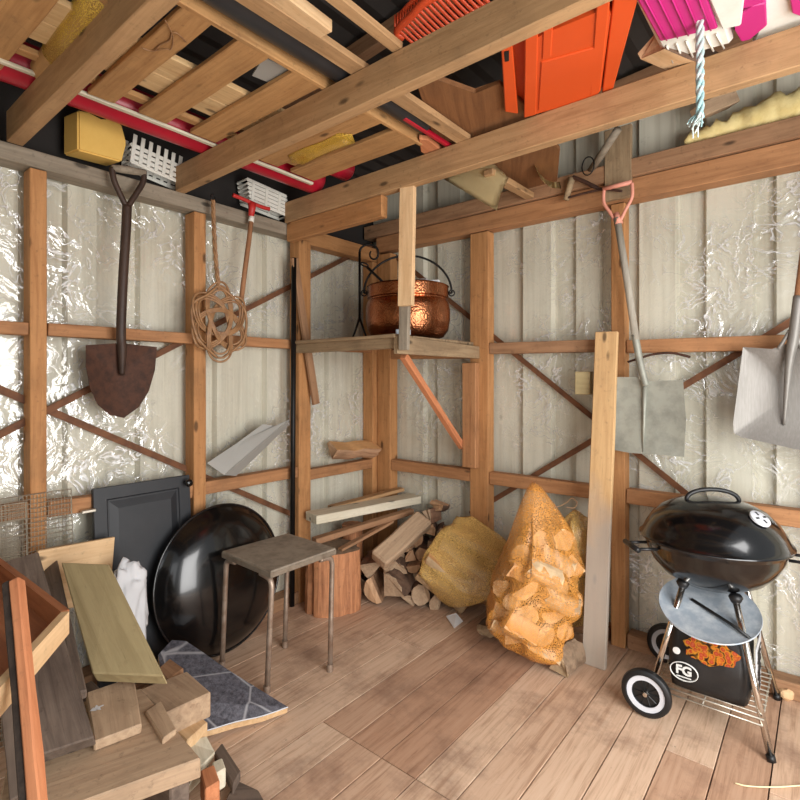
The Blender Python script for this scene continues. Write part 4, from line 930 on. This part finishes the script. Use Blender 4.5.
# ---------------------------------------------------------------- net sacks of firewood
from mathutils.bvhtree import BVHTree
def sack(name, hullpts, logs, label, cat, net, base, cling=.8, noise_amp=.006, sub=3):
    t = thing(name, label, cat, base, 'net sacks of firewood'); vs, fs = [], []
    for o in logs:
        mw = o.matrix_world if o.parent else o.matrix_basis; k = len(vs); vs += [mw @ v.co for v in o.data.vertices]; fs += [[k+i for i in p_.vertices] for p_ in o.data.polygons]
    tree = BVHTree.FromPolygons(vs, fs) if fs else None
    bm = bmesh.new()
    for p_ in list(hullpts)+(vs if cling > .45 else []): bm.verts.new(p_)
    r_ = bmesh.ops.convex_hull(bm, input=bm.verts); junk = [e for e in r_['geom_interior'] if isinstance(e, bmesh.types.BMVert)]; bmesh.ops.delete(bm, geom=junk, context='VERTS')
    for _ in range(sub):
        bmesh.ops.subdivide_edges(bm, edges=list(bm.edges), cuts=1, use_grid_fill=True); bmesh.ops.triangulate(bm, faces=[f for f in bm.faces if len(f.verts) > 4])
    c = sum((v.co for v in bm.verts), V())/len(bm.verts); bm.normal_update()
    nw = {}
    for v in bm.verts:
        dr = (c-v.co).normalized(); q = v.co.copy()
        if tree:
            h = tree.ray_cast(v.co, (-v.normal*.7+dr*.3).normalized(), .12)
            if h[0] is not None and h[3] > .006: q = v.co.lerp(h[0]-(h[0]-v.co).normalized()*.006, cling)
            else: q = v.co+dr*.012
        q += v.normal*(noise_amp*NZ.noise(v.co*22)+.008); nw[v] = q
    for v, q in nw.items(): v.co = q; v.co.z = max(v.co.z, .004)
    for _ in range(2): bmesh.ops.smooth_vert(bm, verts=bm.verts, factor=.4, use_axis_x=True, use_axis_y=True, use_axis_z=True)
    link('net', bm, net, t, smooth=True); return t
def lg(p0, p1, r_, kd, seed, label, group, mats=BIRM): return splitlog('split_log', p0, p1, r_, mats, label, 'firewood', group, kd, seed)
BL = 'pale birch log inside the upright net sack'
B2 = []
for i, (px, py, d, r_, kd, yaw) in enumerate(((563, 541, 2.40, .050, 'half', -.5), (521, 556, 2.42, .048, 'round', .3), (571, 566, 2.36, .052, 'quarter', -.2), (502, 588, 2.40, .042, 'half', .5), (527, 592, 2.28, .052, 'half', .1), (560, 588, 2.31, .052, 'half', -.6),
        (543, 566, 2.36, .046, 'wedge', 0), (575, 606, 2.36, .045, 'half', -.2), (500, 612, 2.38, .045, 'quarter', .2), (528, 617, 2.29, .050, 'quarter', 0), (553, 617, 2.29, .046, 'half', -.3), (512, 637, 2.31, .042, 'half', .3), (546, 637, 2.31, .048, 'wedge', 0), (529, 640, 2.32, .040, 'half', .1), (565, 632, 2.33, .038, 'round', -.2), (540, 540, 2.46, .042, 'half', 0), (510, 572, 2.44, .036, 'half', .2), (548, 602, 2.33, .040, 'quarter', .3), (512, 603, 2.33, .042, 'wedge', .4), (545, 575, 2.27, .04, 'S', 1.0), (520, 628, 2.26, .04, 'S', -1.2), (560, 602, 2.27, .04, 'S', .9), (540, 652, 2.28, .034, 'S', 1.1), (527, 572, 2.33, .04, 'S', -1.0), (556, 560, 2.34, .038, 'S', 1.3), (505, 630, 2.33, .036, 'S', .8))):
    a = At(px, py, d); dr = (FW+RT*yaw*.5+V((0, 0, random.uniform(-.12, .12)))).normalized(); b = a+dr*.20
    if kd == 'S': dr = (RT*(1 if yaw > 0 else -1)+V((0, 0, -.45*yaw))).normalized(); a, b = a-dr*.075, a+dr*.075; kd = 'half'
    elif b.y > -.15: b = a+(b-a)*max((-.15-a.y)/(b.y-a.y), .4)
    B2.append(lg(a, b, r_*1.06, ('round', 'half', 'quarter')[i % 3] if kd != 'round' else kd, i+40, BL, 'birch logs inside the upright net sack'))
hp = [(534, 476, 2.45), (530, 480, 2.45), (520, 509, 2.43), (508, 545, 2.40), (497, 570, 2.38), (487, 590, 2.37), (486, 610, 2.36), (494, 626, 2.34), (504, 642, 2.32), (513, 661, 2.31), (519, 655, 2.28), (546, 649, 2.28), (571, 640, 2.31), (580, 612, 2.35), (583, 572, 2.36), (581, 545, 2.40), (572, 524, 2.44), (548, 505, 2.46), (530, 580, 2.22), (555, 585, 2.24), (525, 615, 2.22), (550, 620, 2.23), (540, 560, 2.28)]
pts = [At(*h) for h in hp]+[At(x, y, d) for x, y, d in ((500, 585, 2.55), (500, 620, 2.5), (530, 625, 2.52), (565, 610, 2.55), (570, 550, 2.58), (530, 530, 2.6))]
sack('net_sack', pts, B2, 'upright orange net sack of birch logs with its neck drawn to a peak', 'firewood sack', MT['net'], F3(530, 650, 0), cling=.46)
B1 = []
for i, (a, b, r_, kd) in enumerate(((At(421, 572, 2.88), At(466, 606, 2.86), .055, 'half'), (At(428, 556, 2.86), At(470, 594, 2.82), .060, 'half'), (At(440, 545, 2.92), At(486, 578, 2.84), .06, 'quarter'), (At(452, 532, 2.98), At(497, 555, 2.88), .055, 'half'), (At(466, 590, 2.84), At(492, 592, 2.78), .05, 'round'), (At(445, 560, 3.0), At(490, 592, 2.95), .06, 'round'), (At(462, 528, 3.0), At(500, 548, 2.96), .045, 'quarter'))):
    B1.append(lg(a, b, r_, kd, i+80, 'split log inside the slumped net sack next to the firewood heap', 'logs inside the slumped net sack'))
pts = [At(*h) for h in ((415, 576, 2.82), (423, 552, 2.84), (432, 590, 2.80), (456, 614, 2.78), (468, 609, 2.72), (470, 596, 2.70), (490, 600, 2.68), (500, 575, 2.70), (440, 525, 2.92), (456, 512, 2.98), (468, 512, 2.98), (482, 523, 2.93), (511, 540, 2.82), (508, 560, 2.85), (440, 600, 3.0), (490, 590, 2.9))]
sack('net_sack', pts, B1, 'slumped yellow net sack of split logs leaning on the pine stud', 'firewood sack', MT['netdense'], F3(460, 605, 0), cling=.35)
pts = [At(*h) for h in ((560, 516, 2.60), (575, 506, 2.62), (590, 514, 2.60), (592, 580, 2.56), (592, 630, 2.54), (572, 634, 2.54), (568, 520, 2.52), (589, 530, 2.50), (590, 600, 2.48), (575, 600, 2.47), (560, 600, 2.6), (580, 560, 2.64))]
B3 = [lg(At(574, 540+i*24, 2.56), At(590, 536+i*24, 2.55), .04, 'half', 95+i, 'log in the half hidden sack beside the upright plank', 'logs inside the half hidden sack') for i in range(4)]
sack('net_sack', pts, B3, 'half hidden orange net sack squeezed between the upright sack and the plank', 'firewood sack', MT['netdense'], F3(580, 640, 0), cling=.4)
bm = tb(smoothpts([At(*q) for q in ((549, 503, 2.44), (556, 507, 2.42), (566, 503, 2.45), (572, 498, 2.48), (577, 503, 2.47), (574, 508, 2.46), (566, 507, 2.46))], 5), .0018, 5)
props(link('twine', bm, MT['cane'], None, smooth=True), 'loop of thin twine above the neck of the half hidden net sack', 'twine')
p_ = F3(559, 666, .045); splitlog('split_log', p_, p_+V((.02, .17, .012)), .048, [W['dark'], W['shelfgrey'], W['stumptop']], 'weathered grey split log lying on the floor at the foot of the upright plank', 'firewood', None, 'quarter', 60)
p_ = F3(487, 632, .045); splitlog('split_log', p_, p_+V((-.02, .16, .0)), .048, [W['dark'], W['shelfgrey'], W['bark']], 'dark grey log on the floor under the edge of the net sacks', 'firewood', None, 'half', 61)
slab('paper_scrap', [F3(446, 616, .012), F3(456, 613, .03), F3(463, 621, .012), F3(454, 628, .004)], .002, MT['paper'], None, 0); props(COL.objects[-1], 'small bluish white paper scrap on the floor before the slumped sack', 'paper')
bm = tb(smoothpts([F3(735, 783, .004), F3(748, 786, .006), F3(775, 787, .005), F3(806, 785, .004)], 5), .0022, 6)
props(link('dry_straw', bm, MT['card'], None, smooth=True), 'long dry straw lying on the floorboards below the grill', 'straw')

p_ = F3(786, 694, .02); bm = boxbm(.05, .035, .035, .008, 2, .003); fr = frame(V((1, .5, 0)), V((0, 0, 1))); fr.translation = p_
props(link('wood_block', bm, W['pale'], None, fr), 'tiny pale wood chip on the floor by the wall behind the grill leg', 'offcut')

lr = lathe(bmesh.new(), [(0, 0), (.062, 0), (.066, .1), (.063, .25), (.066, .405), (.06, .41), (0, .412)], (.075, -.43, 0), seg=20)
props(link('log_round', lr, W['stumpside'], None, smooth='auto'), 'slim upright log under the planks between the tree stump and the corner stud', 'log')
# ================================================================== kettle grill
gc = V((1.993, -.33, 0)); t = thing('kettle_grill', 'black kettle grill with a domed lid on two wheels and chromed legs', 'grill', gc)
zr = .668
bowl = link('bowl', lathe(bmesh.new(), [(0.2548, 0.0000), (0.2483, -0.0097), (0.2390, -0.0485), (0.2149, -0.0970), (0.1760, -0.1406), (0.1205, -0.1727), (0.0556, -0.1862), (0, -.195), (0, -.188), (0.1205, -0.1649), (0.1714, -0.1329), (0.2084, -0.0873), (0.2316, -0.0388), (.262, 0)], gc+V((0, 0, zr)), seg=72), MT['enamel'], t, smooth='auto')
lid = link('lid', lathe(bmesh.new(), [(0.2483, -0.0058), (0.2631, -0.0039), (0.2650, 0.0058), (0.2556, 0.0136), (0.2427, 0.0436), (0.2186, 0.0825), (0.1807, 0.1183), (0.1297, 0.1436), (0.0648, 0.1571), (0, .165), (0, .158), (0.1297, 0.1358), (0.1760, 0.1086), (0.2131, 0.0727), (0.2363, 0.0291), (0.2427, 0.0000)], gc+V((0, 0, zr)), seg=72), MT['enamel'], t, smooth='auto')
bm = bmesh.new(); tube(bm, [gc+V((.262*math.cos(a), .262*math.sin(a), zr+.001)) for a in [i*2*PI/72 for i in range(72)]], .006, 8, closed=True); link('lid_rim', bm, MT['enamel_dusty'], lid, smooth=True)
hd = V((.85, .5, 0)).normalized()
arc = [gc+hd*(-.098*math.cos(a))+V((0, 0, zr+.145+.050*math.sin(a)**.8)) for a in [i*PI/20 for i in range(21)]]
link('lid_handle', tb(arc, [.006]+[.0085]*19+[.006], 10), MT['blackplastic'], t, smooth=True)
vd = V((.42, -.55, .62)).normalized(); vp = gc+V((.163, -.085, zr+.123)); vd = V((.5, -.27, .78)).normalized()
vt = link('vent', lathe(bmesh.new(), [(0, .006), (.031, .006), (.036, .003), (.036, -.004), (0, -.004)], vp, axis=vd, seg=32), MT['wheelgrey'], t, smooth='auto')
s_ = vd.cross(V((0, 0, 1))).normalized(); u_ = s_.cross(vd)
for a in (0, PI/2, PI, 3*PI/2):
    bm = boxbm(.016, .007, .003, .001); fr = frame(s_*math.cos(a)+u_*math.sin(a), vd); fr.translation = vp+vd*.0065+(s_*math.cos(a)+u_*math.sin(a))*.019; link('vent_hole', bm, MT['blackplastic'], vt, fr)
# side handles
for s, lab in ((-1, 'l'), (1, 'r')):
    d = RT*s if s < 0 else V((.99, .1, 0)); q = gc+d*.262+V((0, 0, zr-.03)); pp = V((-d.y, d.x, 0)).normalized()
    bm = bmesh.new()
    for k in (-1, 1): tube(bm, [q+pp*.045*k-d*.02, q+pp*.045*k+d*.062], .006, 8)
    tube(bm, [q+pp*-.058+d*.062, q+pp*.058+d*.062], .011, 10); link('side_handle', bm, MT['blackplastic'], t, smooth=True)
legs = [((1.91, -.45, .495), (1.815, -.545, .09)), ((2.085, -.455, .485), (2.20, -.556, .0)), ((1.91, -.21, .495), (1.79, -.135, .09)), ((2.085, -.205, .49), (2.19, -.115, .0))]
for i, (a, b) in enumerate(legs):
    a, b = V(a), V(b); L = link('leg', tb([a, b+(a-b)*.02], .0115, 14), MT['chrome'], t, smooth=True)
    link('leg_socket', lathe(bmesh.new(), [(0, -.010), (.014, -.009), (.019, .0), (.024, .012), (.018, .022), (0, .024)], a, seg=20), MT['blackplastic'], L, smooth=True)
    if i in (1, 3): link('leg_cap', tb([b, b+(a-b)*.04], .014, 12), MT['blackplastic'], L, smooth=True)
link('axle', tb([(1.806, -.58, .09), (1.785, -.105, .09)], .006, 10), MT['chrome'], t, smooth=True)
for c, ax in ((V((1.806, -.572, .091)), V((.03, -1, 0))), (V((1.785, -.108, .091)), V((.03, -1, 0)))):
    w_ = link('wheel', lathe(bmesh.new(), [(0, -.006), (.05, -.008), (.078, -.018), (.088, -.012), (.091, 0), (.088, .012), (.078, .018), (.071, .018), (.068, .010), (.048, .008), (.046, .002), (0, .002)], c, axis=ax, seg=48), MT['blackplastic'], t, smooth='auto')
    link('wheel_ring', lathe(bmesh.new(), [(.050, .006), (.0505, .0115), (.068, .0135), (.0695, .006)], c, axis=ax, seg=48), MT['wheelgrey'], w_, smooth='auto')
    link('hub_nut', lathe(bmesh.new(), [(0, .022), (.008, .02), (.012, .012), (.012, .0), (0, 0)], c, axis=ax, seg=16), MT['chrome'], w_, smooth='auto')
    bm = bmesh.new(); s_ = ax.normalized().cross(V((0, 0, 1))).normalized(); u_ = V((0, 0, 1))
    for k in range(10): a = 2*PI*k/10; tube(bm, [c+ax.normalized()*.004+(s_*math.cos(a)+u_*math.sin(a))*.012, c+ax.normalized()*.004+(s_*math.cos(a)+u_*math.sin(a))*.046], .0022, 5)
    link('spoke_disc', bm, MT['blackplastic'], w_)
bm = bmesh.new()
for i in range(13):
    y = -.545+.435*i/12; tube(bm, [(1.82, y, .105), (2.175, y, .105)], .0028, 6)
for x in (1.825, 1.99, 2.17): tube(bm, [(x, -.545, .101), (x, -.11, .101)], .0032, 6)
tube(bm, [(1.815, -.548, .128), (2.178, -.548, .128)], .0032, 6); link('wire_rack', bm, MT['wire'], t, smooth=True)
pn = V((.10, -.36, .92)).normalized(); pc = gc+V((-.0, -.10, .412))
ap = link('ash_pan', lathe(bmesh.new(), [(0, 0), (.15, .003), (.168, .012), (.172, .014), (.170, .018), (.15, .008), (0, .004)], pc, axis=pn, seg=56), MT['galv'], t, smooth='auto')
link('pan_lever', tb([pc+pn*.012+V((-.06, .02, .012)), pc+pn*.014+V((.08, -.05, -.02)), pc+pn*.016+V((.14, -.075, -.045))], .006, 8), MT['blackplastic'], ap, smooth=True)
# charcoal sack on the rack
cb = V((1.99, -.36, .112)); t = thing('charcoal_bag', 'black charcoal bag with an ember picture and white oval mark on the grill rack', 'charcoal bag', cb)
def bagmesh(x0, x1, y0, y1, z0, z1, bulge):
    bm = bmesh.new(); N = 10; bmesh.ops.create_cube(bm, size=2); bmesh.ops.subdivide_edges(bm, edges=list(bm.edges), cuts=7, use_grid_fill=True)
    for v in bm.verts:
        u, w, h = v.co; b = 1+bulge*(1-h*h)*.6; rr = 1-.10*(abs(u)*abs(w))**3
        p = V(((x0+x1)/2+u*(x1-x0)/2*b*rr, (y0+y1)/2+w*(y1-y0)/2*b*rr*(1-.25*max(0, h)), z0+(h+1)/2*(z1-z0))); n = NZ.noise(p*16)*.007; v.co = p+V((n, n*.8, 0 if h < -.9 else n))
    return bm
bx = (1.865, 2.125, -.485, -.27, .112, .345)
link('bag', bagmesh(*bx, .1), MT['soot'], t, smooth=True)
yf = -.497
def onfront(x, z): return V((x, yf-.012*(1-((z-.23)/.12)**2)*.8, z))
bm = bmesh.new(); cvx = bm.verts.new(onfront(2.01, .293)); rg = []
for k in range(28):
    a = 2*PI*k/28; rr = 1+.10*math.sin(7*a)+.06*math.cos(3*a); rg.append(bm.verts.new(onfront(2.01+.088*rr*math.cos(a), max(.18, .293)+.05*rr*math.sin(a))))
for k in range(28): bm.faces.new((cvx, rg[k], rg[(k+1) % 28]))
bmesh.ops.solidify(bm, geom=list(bm.faces), thickness=.003); bmesh.ops.translate(bm, verts=bm.verts, vec=(0, -.006, 0)); link('ember_picture', bm, MT['flame'], t)
lc = onfront(1.925, .19)+V((0, -.008, 0))
bm = bmesh.new(); tube(bm, [lc+V((.047*math.cos(a), 0, .034*math.sin(a))) for a in [i*2*PI/40 for i in range(40)]], .0042, 6, closed=True, flat=.5); link('oval_mark', bm, MT['bagprint'], t, smooth=True)
def text(body, size, loc, mat, parent, name, rotz=0, bold=.0):
    cu = bpy.data.curves.new('txt', 'FONT'); cu.body = body; cu.size = size; cu.align_x = 'CENTER'; cu.align_y = 'CENTER'; cu.extrude = .0012; cu.offset = bold
    o = bpy.data.objects.new('txt', cu); COL.objects.link(o); bpy.context.view_layer.update()
    me = bpy.data.meshes.new_from_object(o.evaluated_get(bpy.context.evaluated_depsgraph_get())); bpy.data.objects.remove(o)
    me.materials.clear(); me.materials.append(mat); q = bpy.data.objects.new(name, me); COL.objects.link(q); q.parent = parent
    q.matrix_local = M.Translation(V(loc)-parent.location) @ M.Rotation(rotz, 4, 'Z') @ M.Rotation(PI/2, 4, 'X'); return q
text('FG', .046, lc+V((0, -.003, .004)), MT['bagprint'], t, 'mark_letters', bold=.0016)
bm = boxbm(.05, .002, .004, 0); link('mark_line', bm, MT['bagprint'], t, M.Translation(lc+V((0, -.003, -.02))))
bm = boxbm(.004, .17, .20, .001, 1, 0); link('grey_side', bm, MT['silverbag'], t, M.Translation((2.147, -.375, .225)))
bm = bmesh.new(); rr = random.Random(3)
for k in range(14): add(bm, moved(boxbm(.002, rr.uniform(.05, .12), .004, 0), M.Translation((2.151, -.375+rr.uniform(-.015, .015), .15+.0115*k))))
link('small_print', bm, MT['blackplastic'], t)
bm = lathe(bmesh.new(), [(.0, .002), (.013, .001), (.013, -.002), (0, -.002)], onfront(1.9, .262)+V((0, -.008, 0)), axis=(0, -1, 0), seg=20); link('white_spot', bm, MT['bagprint'], t)

# ================================================================== timber heap by the near wall
def S(name, pts, th, m, lab, cat='board', grp=None, bev=.004, n=None):
    o = slab(name, [F3(*q) for q in pts], th, m, None, bev, n); return props(o, lab, cat, grp)
HEAP = 'scrap timber heap'
S('thick_slab', [(201, 758, .30), (141, 688, .31), (20, 716, .31), (-10, 835, .29)], .055, W['tan'], 'thick tan timber slab with a sawn pale edge, nearest in the scrap timber heap', 'timber slab')
S('board', [(142, 724, .335), (94, 742, .335), (86, 692, .36), (134, 676, .365)], .03, W['tan'], 'short tan board with a white paint blot lying on the thick slab', 'board')
bm = bmesh.new(); c = F3(97, 708, .352); cvx = bm.verts.new(c); rg = [bm.verts.new(c+V((math.cos(a)*.012*(1+.5*math.sin(5*a)), math.sin(a)*.014*(1+.4*math.cos(4*a)), 0))) for a in [i*PI/12 for i in range(24)]]
for k in range(24): bm.faces.new((cvx, rg[k], rg[(k+1) % 24]))
o = COL.objects[-1]; pl = link('paint_blot', bm, MT['paper'], None); pl.parent = o; pl.matrix_parent_inverse = o.matrix_basis.inverted()
S('board', [(92, 673, .425), (164, 676, .42), (109, 564, .64), (61, 562, .64)], .05, W['green'], 'thick greenish treated plank end slanting on top of the scrap timber heap', 'plank')
S('board', [(37, 756, .36), (94, 737, .37), (38, 551, .70), (-25, 570, .70)], .05, W['dark'], 'broad dark weathered board sloping down the scrap timber heap', 'plank')
S('board', [(72, 694, .42), (87, 690, .42), (56, 553, .63), (39, 549, .63)], .03, W['dark'], 'narrow dark board between the broad dark board and the greenish plank', 'plank')
o = slab('pine_panel', [Lw(38, 551, .10), Lw(115, 537, .10), Lw(110, 600, .12), Lw(38, 615, .12)], .022, W['pale'], None, .002); props(o, 'pale glued pine panel edge standing behind the greenish plank', 'board')
# open wooden box with its corner pointing right
t = thing('wooden_box', 'open brown wooden box at the near end of the scrap timber heap', 'box', F3(20, 640, .675)); zt = .73
P1, PA, PB = F3(61, 612, zt), F3(-30, 541, zt), F3(-14, 692, zt); dz = V((0, 0, .055))
def wall(name, a, b, m):
    d = (b-a).normalized(); n = V((-d.y, d.x, 0)); 
    if n.dot(cenb-a) > 0: n = -n
    bm = bmesh.new(); q = [a, b, b+n*.018, a+n*.018]; lo = [bm.verts.new(x-dz) for x in q]; hi = [bm.verts.new(x) for x in q]; bm.faces.new(lo[::-1]); bm.faces.new(hi)
    for i in range(4): bm.faces.new((lo[i], lo[(i+1) % 4], hi[(i+1) % 4], hi[i]))
    fr = frame(d, V((0, 0, 1))); fr.translation = (a+b)/2-dz/2; bm.transform(fr.inverted()); link(name, bm, m, t, fr)
PC = PA+(PB-P1); cenb = (PA+PB)/2
wall('side_board', PA, P1, W['box']); wall('side_board', P1, PB, W['pale']); wall('side_board', PB, PC, W['box']); wall('side_board', PC, PA, W['box'])
slab('base_board', [P1-dz, PA-dz, PC-dz, PB-dz], .012, W['box'], t, 0, n=(0, 0, 1))
# bark edged batten
a, b = At(17, 580, 1.09), At(40, 830, .84); t = thing('bark_batten', 'orange brown batten with a black bark edge standing in the wooden box', 'batten', b)
beam('batten', a, b, .028, .020, W['orange'], up=RT, parent=t); d = RT*-.020
beam('bark_edge', a+d+V((0, 0, -.005)), b+d, .016, .016, W['barkblack'], up=RT, parent=t)
a, b = At(6, 660, 1.45), At(22, 800, 1.22); beam('batten', a, b, .05, .03, W['dark'], up=RT); props(COL.objects[-1], 'dark old batten behind the bark edged batten', 'batten', HEAP)
# blocks and offcuts
S('wood_block', [(211, 692, .23), (166, 713, .23), (138, 690, .23), (187, 671, .23)], .085, W['tan'], 'squared timber block with a knot between the greenish plank and slate print offcut', 'wood block')
S('wood_block', [(208, 722, .15), (187, 741, .15), (168, 723, .15), (191, 709, .15)], .11, W['pale'], 'split pale block below the squared timber block', 'wood block')
S('wood_block', [(177, 729, .315), (163, 739, .318), (145, 711, .318), (161, 700, .315)], .02, W['tan'], 'small tan offcut lying on the rear corner of the thick slab', 'offcut')
S('wood_block', [(184, 668, .22), (168, 680, .22), (158, 668, .22), (170, 658, .22)], .03, W['batten'], 'small reddish wood chip beside the greenish plank end', 'offcut')
S('wood_block', [(233, 786, .06), (241, 771, .06), (222, 742, .06), (214, 752, .06)], .03, W['dark'], 'short brown stick with a pale cut end on the floor beside the heap', 'stick')
S('wood_block', [(205, 790, .13), (220, 781, .13), (214, 764, .13), (200, 770, .13)], .08, W['orange'], 'orange toned little block below the thick slab', 'wood block')
S('wood_block', [(214, 775, .10), (226, 768, .10), (222, 757, .10), (212, 762, .10)], .06, W['white'], 'white painted little block beside the orange toned block', 'wood block')
S('board', [(222, 806, .03), (268, 806, .03), (258, 789, .03), (236, 779, .03)], .028, W['dark'], 'dark board end lying on the floor below the scrap blocks', 'board')
S('wood_block', [(216, 752, .10), (196, 772, .12), (186, 742, .12), (207, 735, .12)], .10, W['white'], 'whitish splintered block at the foot of the scrap timber heap', 'wood block')
# hidden bearers under the heap
S('timber_bearer', [(190, 770, .24), (170, 780, .24), (70, 690, .24), (92, 680, .24)], .23, W['dark'], 'dark timber bearer under the thick slab', 'timber')
# slate print worktop offcut with its curved wooden edge
t = thing('worktop_offcut', 'worktop offcut with a grey slate print and curved wooden edge lying on the floor', 'worktop offcut', F3(230, 715, 0))
out = [F3(158, 655, .20), F3(172, 640, .20), F3(186, 641, .19), F3(204, 653, .16), F3(230, 671, .12), F3(258, 690, .07), F3(288, 707, .035), F3(262, 716, .035), F3(235, 722, .04), F3(212, 729, .05), F3(190, 735, .06), F3(165, 700, .13)]
slab('top', out, .004, MT['slate'], t, 0, n=(.25, -.1, 1)); slab('core', [p_-V((.0, .0, .0045)) for p_ in out], .022, W['pale'], t, .002, n=(.25, -.1, 1))
bm = bmesh.new(); tube(bm, smoothpts(out[6:11], 5), .002, 6); link('edge_strip', bm, MT['wheelgrey'], t)
# white cloth bundle
bm = bmesh.new(); bmesh.ops.create_icosphere(bm, subdivisions=4, radius=1); c = At(128, 592, 2.03); c.z -= .0
for v in bm.verts:
    q = v.co; n = NZ.fractal(q*2.2, 1, 2, 4); v.co = c+V((q.x*.045, q.y*.07, q.z*(.12 if q.z > 0 else .34)))*(1+.34*n)+V((0, 0, 0))
props(link('cloth_bundle', bm, MT['cloth'], None, smooth=True), 'crumpled white plastic bag between the greenish plank and black door', 'plastic bag')
# ================================================================== light and camera
def area(name, loc, target, sx, sy, power, col=(1, 1, 1), spread=PI):
    d = bpy.data.lights.new(name, 'AREA'); d.shape = 'RECTANGLE'; d.size = sx; d.size_y = sy; d.energy = power; d.color = col; d.spread = spread
    o = bpy.data.objects.new(name, d); COL.objects.link(o); o.location = loc
    o.rotation_euler = (V(target)-V(loc)).to_track_quat('-Z', 'Y').to_euler(); return o
area('daylight_doorway', (3.25, -1.75, 1.05), (.6, -1.0, .9), 1.5, 1.9, 78, (1, .99, .975))
area('daylight_opening', (2.6, -3.6, 1.3), (1.0, -.6, 1.0), 1.2, 1.8, 8, (.97, .99, 1))
wd = bpy.data.worlds.new('daylight'); SC.world = wd; wd.use_nodes = True; nt = wd.node_tree; bg = nt.nodes['Background']
tc = nt.nodes.new('ShaderNodeTexCoord'); sx = nt.nodes.new('ShaderNodeSeparateXYZ'); nt.links.new(tc.outputs['Generated'], sx.inputs[0])
rp = nt.nodes.new('ShaderNodeValToRGB'); rp.color_ramp.elements[0].position = .0; rp.color_ramp.elements[0].color = (.42, .40, .36, 1)
rp.color_ramp.elements[1].position = .25; rp.color_ramp.elements[1].color = (.92, .96, 1, 1)
nt.links.new(sx.outputs[2], rp.inputs[0]); nt.links.new(rp.outputs[0], bg.inputs[0]); bg.inputs[1].default_value = .5
cd = bpy.data.cameras.new('camera'); cam = bpy.data.objects.new('camera', cd); COL.objects.link(cam); cam.location = CAM
cd.sensor_width = 36; cd.lens = FPX/800*36; cd.shift_y = -.025; cd.clip_start = .02
cam.rotation_euler = FW.to_track_quat('-Z', 'Y').to_euler(); SC.camera = cam
SC.view_settings.view_transform = 'Standard'; SC.view_settings.look = 'None'; SC.view_settings.gamma = 1; SC.view_settings.exposure = .24
SC.cycles.use_denoising = True; SC.cycles.max_bounces = 10; SC.cycles.transparent_max_bounces = 16; SC.cycles.sample_clamp_indirect = 4
